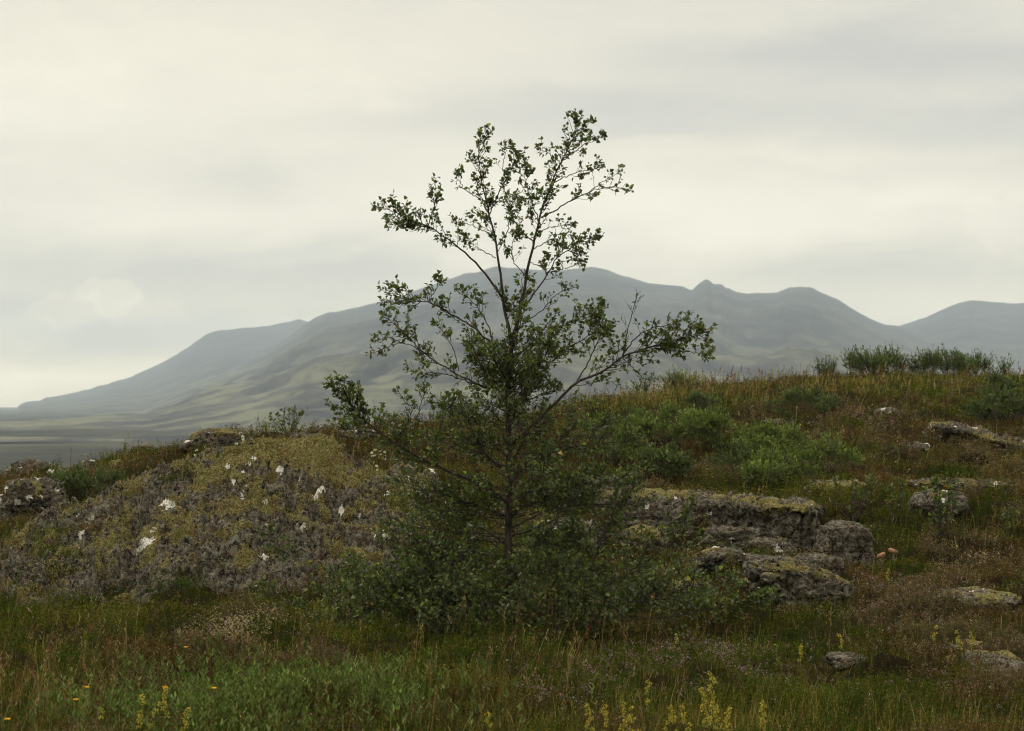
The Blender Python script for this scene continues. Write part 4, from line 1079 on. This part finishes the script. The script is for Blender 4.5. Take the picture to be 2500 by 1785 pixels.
# ------------------------------------------------------------------ bushes and saplings
def shrub(name, label, cat, base, hw, h, depth, n_stem, leaf, width, cols, dens, group=None, puff=0., stem_r=.005, up=.5, wide=.45, lens=.18, bare=0, gapw=None):
    root = thing(name, base, label, cat, group)
    gw = Geo(); gl = Geo()
    n = n_stem
    a = rng.uniform(0, 2 * np.pi, n); rr = np.sqrt(rng.uniform(0, 1, n))
    foot = np.stack([np.cos(a) * rr * hw * .45, np.sin(a) * rr * depth * .45, np.zeros(n)], 1)
    top = np.stack([np.cos(a) * rr * hw, np.sin(a) * rr * depth, h * (1 - .45 * rr ** 2) * rng.uniform(.62, 1.08, n)], 1)
    foot = foot + base; top = top + base
    foot[:, 2] = near_h(foot[:, 0], foot[:, 1]) - .02
    gz = near_h(top[:, 0], top[:, 1]) - base[2]
    top[:, 2] += gz
    t = np.linspace(0, 1, 6)
    path = foot[:, None] * (1 - t[None, :, None]) + top[:, None] * t[None, :, None]
    path += rng.normal(0, .018, path.shape) * (np.sin(t * np.pi))[None, :, None]
    path[:, :, 2] += (.18 * h * np.sin(t * np.pi))[None]
    tubes(gw, path, np.outer(np.full(n, stem_r) * rng.uniform(.6, 1.2, n), 1 - .7 * t), 4, BARKT)
    # shoots near the ends
    m = int(dens)
    if puff:
        m = int(dens * 3.2)
        src = np.repeat(np.arange(n), m); q = len(src)
        head = unit(rng.normal(0, 1, (q, 3)) + [0, 0, .55])
        rad = puff * rng.uniform(.75, 1.25, n)[src]
        P = path[src, -1] + head * (rad * rng.uniform(.15, .7, q))[:, None] * [1, 1, .75]
        d = unit(head + rng.normal(0, .3, (q, 3)) + [0, 0, .35]); Ls = rad * rng.uniform(.5, .95, q)
    else:
        src = np.repeat(np.arange(n), m); q = len(src)
        f = rng.uniform(.45, 1, q); i0 = f * 5; lo = np.minimum(i0.astype(int), 4); fr = (i0 - lo)[:, None]
        P = path[src, lo] * (1 - fr) + path[src, lo + 1] * fr
        outd = P - (base + [0, 0, h * .1])
        d = unit(unit(outd) * .7 + rng.normal(0, .45, (q, 3)) + [0, 0, up])
        Ls = lens * rng.uniform(.4, 1.1, q)
    pth = P[:, None] + d[:, None] * (Ls[:, None] * np.linspace(0, 1, 3)[None])[..., None]
    tubes(gw, pth, np.outer(np.full(q, .0022), [1, .8, .5]), 3, BARKT)
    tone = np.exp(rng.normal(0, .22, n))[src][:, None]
    k = 8
    for j in range(k):
        ff = rng.uniform(.15, 1.05, q)[:, None]
        b = pth[:, 0] * (1 - ff) + pth[:, 2] * ff
        rd = unit(rng.normal(0, 1, (q, 3)))
        dd = unit(d * .8 + rd * .8 + [0, 0, up * .5])
        nn = unit(-rd * .3 + rng.normal(0, .4, (q, 3)) + [0, -.2, .9])
        L = leaf * rng.uniform(.6, 1.2, q)
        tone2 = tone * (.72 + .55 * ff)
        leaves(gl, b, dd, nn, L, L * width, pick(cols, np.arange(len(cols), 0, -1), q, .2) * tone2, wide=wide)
    if bare:
        a = rng.uniform(0, 2 * np.pi, bare)
        p0 = np.tile(base, (bare, 1)) + np.stack([np.cos(a) * hw * .5, np.sin(a) * depth * .4, np.full(bare, h * .5)], 1)
        dr = unit(np.stack([rng.normal(0, .5, bare), rng.normal(0, .3, bare), np.full(bare, 1.0)], 1))
        ln = h * rng.uniform(.5, 1.0, bare)
        pth = p0[:, None] + dr[:, None] * (ln[:, None] * np.linspace(0, 1, 5)[None])[..., None] + rng.normal(0, .02, (bare, 5, 3))
        tubes(gw, pth, np.outer(np.full(bare, .004), [1, .9, .7, .6, .4]), 4, BARKT)
    st = gw.build('stems', M_TWIG, root, base)
    gl.build('foliage', M_PLANT, root, base)
    return root

GREEN = [(.092, .128, .032), (.115, .150, .042), (.066, .094, .025), (.14, .155, .05)]
DKGR = [(.065, .090, .032), (.080, .105, .042), (.05, .07, .026)]
YLGR = [(.11, .12, .035), (.085, .10, .03), (.13, .13, .045)]
def sh_at(dx, dyb, wpx, hpx, *a, **k):
    p = on_ground(dx, dyb); s = p[1] / F * K
    return p, wpx * s / 2, hpx * s

WG = 'green willow bushes on the slope right of the birch'
for lab, dx, dyb, w, h, ns, col_, dn in [
    ('pale green willow bush glimpsed through the birch boughs', 1345, 1030, 150, 72, 40, GREEN, 12),
    ('rounded green willow bush just clear of the birch boughs', 1465, 1000, 170, 70, 55, GREEN, 14),
    ('largest bright green willow bush in the middle of the slope', 1590, 1015, 180, 82, 70, GREEN, 15),
    ('spreading green willow bush above the bare willow stems', 1715, 1020, 170, 66, 55, GREEN, 14),
    ('low green willow bush at the right end of the willow patch', 1830, 1050, 130, 60, 36, GREEN, 12),
    ('green willow bush low on the slope, above the rock shelf', 1475, 1068, 140, 52, 34, DKGR, 12),
    ('bright low willow bush just above the sheer ledge', 1725, 1078, 170, 44, 44, GREEN, 13),
    ('dull green willow bush with grey bare stems between its neighbours', 1630, 1058, 120, 46, 26, DKGR, 8),
    ('thin upright green bush at the top of the willow patch', 1552, 925, 60, 44, 16, DKGR, 10),
    ('small grey green bush at the upper left of the willow patch', 1400, 962, 110, 44, 30, DKGR, 10)]:
    p, hw, hh = sh_at(dx, dyb, w, h)
    shrub('willow_bush', lab, 'bush', p, hw, hh, hw * .8, max(8, int(ns * .36)), .040, .34, col_, int(dn * 1.0), WG, puff=.13, bare=14, up=.8)

SG = 'willow bushes on the right skyline'
for lab, dx, dyb, w, h, ns, cc, dn in [
    ('yellowish bush at the left end of the grassy crest', 1516, 868, 74, 32, 26, YLGR, 10),
    ('tiny dark bush at the low end of the crest, under the long birch bough', 1428, 872, 26, 24, 8, DKGR, 8),
    ('broad dense willow bush on the crest, biggest of the skyline row', 1945, 836, 118, 46, 52, DKGR, 15),
    ('willow bush in the middle of the skyline row', 2055, 838, 56, 40, 26, DKGR, 12),
    ('tallest willow bush of the skyline row', 2112, 838, 66, 54, 32, DKGR, 14),
    ('narrow willow bush at the right end of the skyline row', 2168, 840, 52, 46, 24, DKGR, 13),
    ('single thin sprig on the skyline left of the broad bush', 1822, 840, 16, 32, 5, DKGR, 8),
    ('short sprig between the thin sprig and the broad bush', 1850, 842, 26, 26, 7, DKGR, 8),
    ('tiny tuft bush near the right edge of the skyline', 2228, 840, 16, 22, 5, DKGR, 8)]:
    p, hw, hh = sh_at(dx, dyb, w, h)
    shrub('skyline_bush', lab, 'bush', p, hw * 1.15, hh * .74, hw * .8, ns, .060, .28, cc, max(5, int(dn * .8)), SG, lens=.34, up=.9, bare=9)
for lab, dx, dyb, w, h, ns, cc, dn in [
    ('dark green juniper like mat below the crest, left one', 1785, 910, 200, 34, 50, DKGR, 12),
    ('dark green spreading bush at the right edge below the crest', 2225, 930, 170, 50, 56, DKGR, 13),
    ('dark tuft bush on the crest slope at the right edge', 2215, 878, 80, 34, 26, DKGR, 12),
    ('dark leafy bush hidden in the grass hollow left of the rock dome', 180, 1112, 190, 44, 40, DKGR, 12)]:
    p, hw, hh = sh_at(dx, dyb, w, h)
    shrub('dark_bush', lab, 'bush', p, hw, hh, hw * .6, ns, .040, .40, cc, dn, None, lens=.16, up=.5)

def sapling(label, dx, dyb, w, h, stems, ln, leaf=.03, cols=LEAFC, start=.25, tpm=24, tl=.09, name='sapling'):
    p, hw, hh = sh_at(dx, dyb, w, h)
    root = thing(name, p, label, 'sapling')
    gw = Geo(); gl = Geo()
    for k in range(stems):
        a = random.uniform(0, 2 * math.pi); q = random.uniform(.2, 1) if stems > 1 else .2
        top = p + np.array([math.cos(a) * hw * q, math.sin(a) * hw * q * .8, hh * (1.05 - .35 * q) * random.uniform(.85, 1.0)])
        mid = p * .5 + top * .5 + np.array([math.cos(a) * .03, math.sin(a) * .03, .03])
        path, L = resample([p - [0, 0, .03], mid, top], 12)
        tubes(gw, path[None], np.linspace(.006, .0022, 12)[None], 5, BARKT)
        grow(gw, gl, path, L, .005, 0, tpm * L, tl, ln, start, size=leaf, flat=1.3, upb=.5, cols=cols, nsub=1.4)
    st = gw.build('stems', M_BARK, root, p); gl.build('foliage', M_LEAF, root, p)

sapling('leafy birch sapling left of the birch foot, in front of the rock dome', 775, 1345, 110, 118, 5, 2.6)
sapling('thickest leafy sapling before the pale slab on the right slope', 2092, 1192, 110, 128, 9, 3.4, .042)
sapling('twiggy open sapling right of the sheer ledge', 1895, 1160, 170, 104, 7, 1.7, .036)
sapling('slim sapling between the twiggy one and the leafy one', 1990, 1165, 60, 96, 4, 2.2, .036)
sapling('small birch bush on the left skyline behind the mossy cushion', 640, 975, 74, 62, 8, 3.4, .036)
sapling('tiny seedling bush on the skyline atop the mossy rock', 472, 972, 44, 22, 4, 2.6, .03)
sapling('low leafy sapling in the grass at the right edge', 2240, 1195, 60, 50, 4, 2.6, .034)

# ------------------------------------------------------------------ flowers
def spike(label, dx, dyt, h, group, yellow=True, dyb=None, dens=1.0, Y=None):
    """yellow flower spike whose top shows at (dx,dyt); h metres tall"""
    # find the ground point whose stem of height h ends at that pixel
    Yl = np.linspace(8.6, 30, 700); Xl = (dx * K - CX) / F * Yl
    zt = CZ - (dyt * K - HY) / F * Yl
    e = np.abs(near_h(Xl, Yl) + h - zt); i = int(np.argmin(e))
    p = np.array([Xl[i], Yl[i], float(near_h(Xl[i:i + 1], Yl[i:i + 1])[0])])
    root = thing('flower_spike', p, label, 'flower', group)
    gs = Geo(); gf = Geo()
    lx, ly = random.uniform(-.03, .03), random.uniform(-.03, .03)
    path, L = resample([p, p + [lx * .3, ly * .3, h * .5], p + [lx, ly, h]], 8)
    tubes(gs, path[None], np.linspace(.0026, .0012, 8)[None], 4, np.array([.09, .085, .03]))
    n = 26; f = rng.uniform(.03, .6, n); a = rng.uniform(0, 2 * np.pi, n)
    b = np.stack([np.interp(f, np.linspace(0, 1, 8), path[:, i]) for i in range(3)], 1)
    leaves(gs, b, np.stack([np.cos(a), np.sin(a), np.full(n, .5)], 1), np.tile([0, 0, 1.], (n, 1)), .026, .004, vary((.06, .08, .025), n))
    st = gs.build('stem', M_PLANT, root, p)
    # clustered small flowers in whorls
    nc = max(5, int(h * 36 * dens))
    for c in range(nc):
        fc = .42 + .58 * (c + .5) / nc
        cc = np.array([np.interp(fc, np.linspace(0, 1, 8), path[:, i]) for i in range(3)])
        if random.random() < .15: continue
        w = (.021 * (1.12 - fc * .75)) * random.uniform(.4, 1.3); aa = random.uniform(0, 6.28); cc = cc + np.array([math.cos(aa), math.sin(aa) * .8, .2]) * w * .8
        m = 20
        q = unit(rng.normal(0, 1, (m, 3))); bpos = cc + q * rng.uniform(.002, .010, (m, 1))
        leaves(gf, bpos, q + [0, 0, .3], unit(rng.normal(0, 1, (m, 3))), .008, .0065, pick([(.40, .32, .045), (.50, .38, .05), (.27, .25, .05)], [3, 2, 3], m, .18), fold=.1)
    gf.build('blossom', M_FLOWER, root, p)

SPK = [
 ('tallest yellow flower spike left of the bottom left willow', 307, 1545, .30), ('yellow flower spike just right of the tallest bottom left spike', 340, 1552, .24),
 ('yellow flower spike highest in the bottom left group', 368, 1526, .26), ('yellow flower spike right of the bottom left group, by the willow shoots', 403, 1576, .22),
 ('faint yellow flower spike at the left of the bottom left group', 228, 1576, .18),
 ('lone yellow flower spike at the bottom below the birch foot', 1092, 1582, .20),
 ('first yellow flower spike in the bottom middle row', 1312, 1568, .24), ('second yellow flower spike in the bottom middle row', 1338, 1566, .25),
 ('leaning pair mate, left yellow spike in the middle of the row', 1378, 1560, .26), ('short yellow spike in the middle of the bottom row', 1391, 1592, .20),
 ('slim yellow spike right of the short one in the bottom row', 1412, 1572, .24), ('slim yellow flower spike standing alone between row and tall clump', 1478, 1568, .24),
 ('small yellow spike low between the slim one and the tall clump', 1500, 1590, .18), ('yellow flower spike just left of the tall clump', 1533, 1568, .26),
 ('tallest pale yellow flower spike of the bottom right clump', 1585, 1496, .42), ('thick yellow spike at the foot of the tallest bottom right spike', 1602, 1558, .27),
 ('left thin yellow spike beside the tallest bottom right spike', 1573, 1530, .30), ('right yellow spike leaning out of the bottom right clump', 1612, 1572, .23),
 ('yellow flower spike alone right of the bottom right clump', 1690, 1556, .26),
 ('faint yellow spike above the heather flowers', 1440, 1512, .22), ('faint yellow spike in dark grass left of the heather flowers', 1500, 1410, .18),
 ('greenish yellow spike in grass below the mossy mound', 1868, 1408, .22), ('greenish yellow spike left of the low worn rock', 1782, 1432, .18),
 ('pale yellow spike in grass on the lower right slope', 2075, 1392, .22), ('pale yellow spike right of its lower right slope neighbour', 2135, 1400, .22),
 ('pale yellow spike nearest the right edge', 2162, 1404, .20), ('yellow spike below the two pink mushrooms', 1968, 1262, .20),
 ('orange yellow spike in the hollow right of the mossy cushion', 892 - 20, 1040, .20), ('yellow spike low in the hollow right of the mossy cushion', 836, 1052, .18),
]
for lab, dx, dyt, h in SPK: spike(lab, dx, dyt, h, 'yellow flower spikes in the grass', dens=1.0)

def campion(label, dx, dyt, h, n_fl, group):
    if dx < 700 and dx > 300:
        Y = 20.35; x = (dx * K - CX) / F * Y
        g0 = float(near_h(np.array([x]), np.array([Y]))[0]); zt = CZ - (dyt * K - HY) / F * Y
        h = max(zt - g0, .12); p = np.array([x, Y, g0])
    else:
        Yl = np.linspace(17.5, 30, 500); Xl = (dx * K - CX) / F * Yl; zt = CZ - (dyt * K - HY) / F * Yl
        e = np.abs(near_h(Xl, Yl) + h - zt)
        i = int(np.argmin(e)); p = np.array([Xl[i], Yl[i], float(near_h(Xl[i:i + 1], Yl[i:i + 1])[0])])
    root = thing('white_flower', p, label, 'flower', group)
    gs = Geo(); gf = Geo()
    for k in range(n_fl):
        f = 1 - .5 * k / max(n_fl, 1) ; a = random.uniform(0, 6.28)
        top = p + np.array([math.cos(a) * .03, math.sin(a) * .03, h * f])
        path, L = resample([p, p * .5 + top * .5 + [0, 0, .01], top], 6)
        tubes(gs, path[None], np.full((1, 6), .0022), 4, np.array([.07, .095, .04]))
        m = 16; q = unit(rng.normal(0, 1, (m, 3)) * [1, 1, .6])
        leaves(gf, top + q * .004, q, unit(rng.normal(0, 1, (m, 3))), .016, .014, pick([(.66, .64, .54), (.54, .54, .42)], [3, 1], m, .08, .02), fold=.1)
    n = 14; f = rng.uniform(.05, .7, n); a = rng.uniform(0, 2 * np.pi, n)
    leaves(gs, p + np.stack([f * 0, f * 0, f * h], 1), np.stack([np.cos(a), np.sin(a), np.full(n, .7)], 1), np.tile([0, 0, 1.], (n, 1)), .04, .009, vary((.075, .11, .05), n))
    gs.build('stem', M_PLANT, root, p); gf.build('blossom', M_FLOWER, root, p)
CAM = [('white flower clump furthest left above the rock dome', 440, 1000, .22, 5), ('white flower clump second from left above the rock dome', 462, 998, .22, 6),
 ('small white flower beside the left clumps above the rock dome', 482, 1006, .16, 3), ('upright white flower in the middle of the row above the rock dome', 502, 1000, .2, 4),
 ('tall white flower right of the middle of the row above the dome', 530, 986, .24, 6), ('tallest white flower against the grey rock behind the dome', 546, 970, .28, 8),
 ('small white flower touching the left side of the mossy cushion', 566, 990, .2, 4),
 ('white flower just right of the mossy cushion, uppermost', 748, 1030, .2, 5), ('white flower right of the mossy cushion, second one down', 757, 1040, .18, 5),
 ('small white flower beside the orange spike in the hollow', 775, 1036, .18, 3), ('white flower high in the hollow below the birch bough', 832, 1000, .2, 3),
 ('white flower high in the hollow nearer the stem', 850, 1004, .2, 4), ('white flower in the hollow beside the mossy rock knob', 842, 1036, .2, 3), ('white flower lowest in the hollow beside the mossy rock knob', 856, 1058, .2, 5),
 ('white flower in the grass left of the rock dome', 168, 1132, .16, 3)]
for lab, dx, dyt, h, k in CAM: campion(lab, dx, dyt, h, k, 'white flowers along the rocks')

def hawkbit(label, dx, dy, h):
    Yl = np.linspace(8.6, 30, 700); Xl = (dx * K - CX) / F * Yl; zt = CZ - (dy * K - HY) / F * Yl
    gh = np.where(outcrop_mask(Xl, Yl) > .5, OTPS(Xl, Yl), near_h(Xl, Yl))
    i = int(np.argmin(np.abs(gh + h - zt))); p = np.array([Xl[i], Yl[i], float(gh[i])])
    root = thing('hawkbit_flower', p, label, 'flower', 'orange yellow hawkbit flowers')
    gs = Geo(); gf = Geo(); top = p + [random.uniform(-.02, .02), 0, h]
    path, L = resample([p, p * .5 + top * .5 + [.008, 0, 0], top], 6)
    tubes(gs, path[None], np.full((1, 6), .0016), 4, np.array([.09, .08, .03]))
    m = 34; a = np.linspace(0, 2 * np.pi, m, endpoint=False) + rng.normal(0, .05, m); e = np.where(np.arange(m) % 2, .35, .7)
    leaves(gf, np.tile(top, (m, 1)), np.stack([np.cos(a), np.sin(a), e], 1), np.tile([0, 0, 1.], (m, 1)), .017, .005, pick([(.75, .38, .03), (.80, .48, .05)], [1, 1], m, .1))
    gs.build('stem', M_PLANT, root, p); gf.build('blossom', M_FLOWER, root, p)
for lab, dx, dy, h in [('orange hawkbit at the top left edge of the rock dome', 428, 1040, .16), ('orange hawkbit in red grass above the left yellow spikes', 190, 1529, .22),
    ('orange hawkbit on the edge of the willow shoots', 480, 1531, .22), ('orange hawkbit beside the highest bottom left spike', 372, 1530, .2),
    ('orange hawkbit alone in dark heather below the dome', 414, 1440, .18), ('orange hawkbit at the bottom left corner', 10, 1600, .2), ('orange hawkbit left of the bottom left spikes', 160, 1556, .18)]:
    hawkbit(lab, dx, dy, h)

# two mushrooms beside the boulder
def mushroom(label, dx, dyb, wpx, tilt):
    p = on_ground(dx, dyb); s = p[1] / F * K; r = wpx * s / 2
    root = thing('mushroom', p, label, 'mushroom', 'pink brown mushrooms beside the boulder')
    gs = Geo(); gc = Geo()
    k = 20; a = np.arange(k) / k * 2 * np.pi
    def lathe(g, prof, tint, wob=.0):
        V = []
        for (rr, z) in prof:
            w = 1 + wob * np.sin(3 * a + 1) + wob * .6 * np.sin(5 * a)
            V.append(np.stack([np.cos(a) * rr * w, np.sin(a) * rr * w, z + tilt * np.cos(a) * rr * (z / (r * 1.6))], 1))
        V = np.concatenate(V) + p
        ii = np.arange(len(prof) * k).reshape(len(prof), k); nx = np.roll(ii, -1, 1)
        g.add(V, np.stack([ii[:-1], nx[:-1], nx[1:], ii[1:]], -1).reshape(-1, 4), tint=tint)
    lathe(gs, [(r * .22, -.02), (r * .2, r * .5), (r * .18, r * 1.3)], np.array([.42, .33, .25]))
    lathe(gc, [(r * .15, r * 1.2), (r * .75, r * 1.15), (r * .98, r * 1.22), (r * 1.0, r * 1.45), (r * .9, r * 1.8), (r * .6, r * 1.95), (r * .3, r * 1.92), (r * .02, r * 1.88)], np.array([.40, .22, .14]), .08)
    st = gs.build('stem', M_PLANT, root, p); gc.build('cap', M_PLANT, root, p)
mushroom('left mushroom of the pink brown pair beside the rounded boulder', 1957, 1250, 20, .4)
mushroom('right mushroom of the pink brown pair beside the rounded boulder', 1985, 1248, 22, -.3)

# ------------------------------------------------------------------ haze
HX, HY0, HY1, HZ0, HZ1 = 6800, -600, 8200, -24, 335
V = np.array([(x, y, z) for z in (HZ0, HZ1) for y in (HY0, HY1) for x in (-HX, HX)], float)
hf = np.array([(0, 2, 3, 1), (4, 5, 7, 6), (0, 1, 5, 4), (2, 6, 7, 3), (0, 4, 6, 2), (1, 3, 7, 5)])
m, t = new_mat('haze_air')
pv = t.n('ShaderNodeVolumePrincipled', {'Color': (.73, .86, 1.0, 1), 'Density': .000125, 'Anisotropy': .15})
t.t.links.new(pv.outputs[0], t.n('ShaderNodeOutputMaterial').inputs['Volume'])
try: m.cycles.homogeneous_volume = True
except Exception: pass
ho = link('haze', mesh('haze', V, [hf], smooth=False), m)
tag(ho, 'thin blue grey haze filling the air before the mountains', 'haze', kind='stuff')

# ------------------------------------------------------------------ sky and sun
SUN_EL, SUN_AZ = R(50), R(-42)     # azimuth from +Y (the view direction) towards +X
w = bpy.data.worlds.new('World'); scene.world = w; w.use_nodes = True
t = NT(w.node_tree)
sky = t.n('ShaderNodeTexSky', sky_type='NISHITA', sun_disc=False, sun_elevation=SUN_EL, sun_rotation=SUN_AZ)
dirv = t.n('ShaderNodeTexCoord').outputs['Generated']
sp = t.n('ShaderNodeSeparateXYZ', {0: dirv})
yy = t.math('MAXIMUM', t.math('ABSOLUTE', sp.outputs['Y']), .08)
u = t.math('DIVIDE', sp.outputs['X'], yy); v = t.math('DIVIDE', sp.outputs['Z'], yy)
uv = t.n('ShaderNodeCombineXYZ', {0: t.math('MULTIPLY', u, 7), 1: t.math('MULTIPLY', v, 26), 2: .7}).outputs[0]
uv2 = t.n('ShaderNodeCombineXYZ', {0: t.math('MULTIPLY', u, 16), 1: t.math('MULTIPLY', v, 42), 2: 3.1}).outputs[0]
n1 = t.noise(uv, 1, 5, .52, .35); n2 = t.noise(uv2, 1, 5, .55, .3)
wu = t.math('MULTIPLY_ADD', t.math('SUBTRACT', n2, .5), .06, u)
wv = t.math('MULTIPLY_ADD', t.math('SUBTRACT', n1, .5), .045, v)
n4 = t.noise(t.n('ShaderNodeCombineXYZ', {0: t.math('MULTIPLY', u, 60), 1: t.math('MULTIPLY', v, 75), 2: 9.1}).outputs[0], 1, 4, .5)
wu4 = t.math('MULTIPLY_ADD', t.math('SUBTRACT', n4, .5), .035, u); wv4 = t.math('MULTIPLY_ADD', t.math('SUBTRACT', n4, .5), .030, v)
def blob(cx, cy, rx, ry, amt, hard=None):
    wu, wv = (wu4, wv4) if hard else (globals()['wu'], globals()['wv'])
    a = t.math('DIVIDE', t.math('SUBTRACT', wu, (cx * K - CX) / F), rx * K / F)
    b = t.math('DIVIDE', t.math('SUBTRACT', wv, (HY - cy * K) / F), ry * K / F)
    r2 = t.math('MULTIPLY_ADD', a, a, t.math('MULTIPLY', b, b))
    e = t.math('EXPONENT', t.math('MULTIPLY', r2, -1.0))
    if hard: e = t.step(e, hard[0], hard[1])
    return t.math('MULTIPLY', e, amt)
val = t.math('MULTIPLY_ADD', t.math('SUBTRACT', n1, .5), .16, .80)
val = t.math('MULTIPLY_ADD', t.math('SUBTRACT', n2, .5), .07, val)
for b in [(250, 150, 900, 200, .10), (1950, 120, 600, 60, -.10), (1500, 250, 700, 60, -.06), (2200, 260, 300, 80, -.06), (520, 390, 160, 40, -.06), (500, 610, 700, 60, -.10), (250, 740, 420, 60, -.14),
          (1600, 500, 600, 80, .10), (1200, 420, 500, 80, .06), (150, 845, 420, 40, .14), (2000, 600, 300, 60, -.08), (2150, 700, 250, 40, .05), (1750, 580, 200, 40, -.05), (800, 560, 260, 40, -.06), (20, 830, 120, 60, .04), (350, 480, 300, 70, .05), (1750, 330, 500, 25, .05), (2050, 420, 260, 40, .06), (1350, 300, 300, 40, -.04), (900, 250, 300, 60, -.03)]:
    val = t.math('ADD', val, blob(*b[:4], b[4] * 1.5))
for b in [(240, 655, 75, 46, .085, (.28, .52)), (150, 690, 90, 40, .07, (.28, .52)), (330, 690, 110, 34, .05, (.2, .6)), (60, 740, 120, 40, .05, (.2, .6)), (2260, 490, 150, 60, .05, (.25, .5))]:
    val = t.math('ADD', val, blob(*b))
uv3 = t.n('ShaderNodeCombineXYZ', {0: t.math('MULTIPLY', u, 34), 1: t.math('MULTIPLY', v, 80), 2: 5.3}).outputs[0]
val = t.math('MULTIPLY_ADD', t.math('SUBTRACT', t.noise(uv3, 1, 4, .55, .4), .5), .075, val)
# overhead, out of the frame, the cloud deck is brighter (as any overcast sky is)
val = t.math('MULTIPLY', val, t.n('ShaderNodeMapRange', {'Value': v, 'From Min': .02, 'From Max': .20, 'To Min': 1.16, 'To Max': 1.0}).outputs[0])
val = t.math('MULTIPLY', val, t.n('ShaderNodeMapRange', {'Value': sp.outputs['Z'], 'From Min': .22, 'From Max': .85, 'To Min': 1.0, 'To Max': 2.5}).outputs[0])
warm = t.step(val, .66, .92)
colr = t.mix(warm, (1.0, .967, .865), (1.06, .985, .80))
colr = t.mix(1.0, colr, t.mix(t.step(v, .10, -.01), (1, 1, 1), (1.11, 1.02, .85)), 'MULTIPLY')
cloud = t.mix(1.0, colr, t.n('ShaderNodeCombineXYZ', {0: val, 1: val, 2: val}).outputs[0], 'MULTIPLY')
skyc = t.mix(1.0, sky.outputs[0], (.1, .1, .1), 'MULTIPLY')
fin = t.mix(.06, cloud, skyc)
bg = t.n('ShaderNodeBackground', {'Color': fin, 'Strength': .965})
t.t.links.new(bg.outputs[0], t.n('ShaderNodeOutputWorld').inputs[0])

sd = bpy.data.lights.new('sun', 'SUN'); sd.energy = 1.5; sd.angle = R(12); sd.color = (1, .95, .86)
so = bpy.data.objects.new('sun', sd); col.objects.link(so)
so.rotation_euler = (math.pi / 2 - SUN_EL, 0, math.pi - SUN_AZ)
so.location = (0, 0, 30)

# ------------------------------------------------------------------ camera and render
cd = bpy.data.cameras.new('camera'); co = bpy.data.objects.new('camera', cd); col.objects.link(co)
co.location = (0, 0, CZ); co.rotation_euler = (R(90), 0, 0)
cd.sensor_width = 36; cd.lens = F / 2500 * 36; cd.shift_y = (HY - 892.5) / 2500
cd.clip_start = .1; cd.clip_end = 30000
cd.dof.use_dof = True; cd.dof.focus_distance = 14.0; cd.dof.aperture_fstop = 6.3
scene.camera = co
vs = scene.view_settings; vs.view_transform = 'Standard'; vs.look = 'None'; vs.exposure = 0; vs.gamma = 1
scene.render.engine = 'CYCLES'
cy = scene.cycles
cy.max_bounces = 5; cy.diffuse_bounces = 3; cy.glossy_bounces = 2; cy.transmission_bounces = 3; cy.volume_bounces = 1; cy.transparent_max_bounces = 8
cy.use_denoising = True
cy.filter_width = 1.15
cy.use_adaptive_sampling = True; cy.adaptive_threshold = .02
cy.caustics_reflective = False; cy.caustics_refractive = False
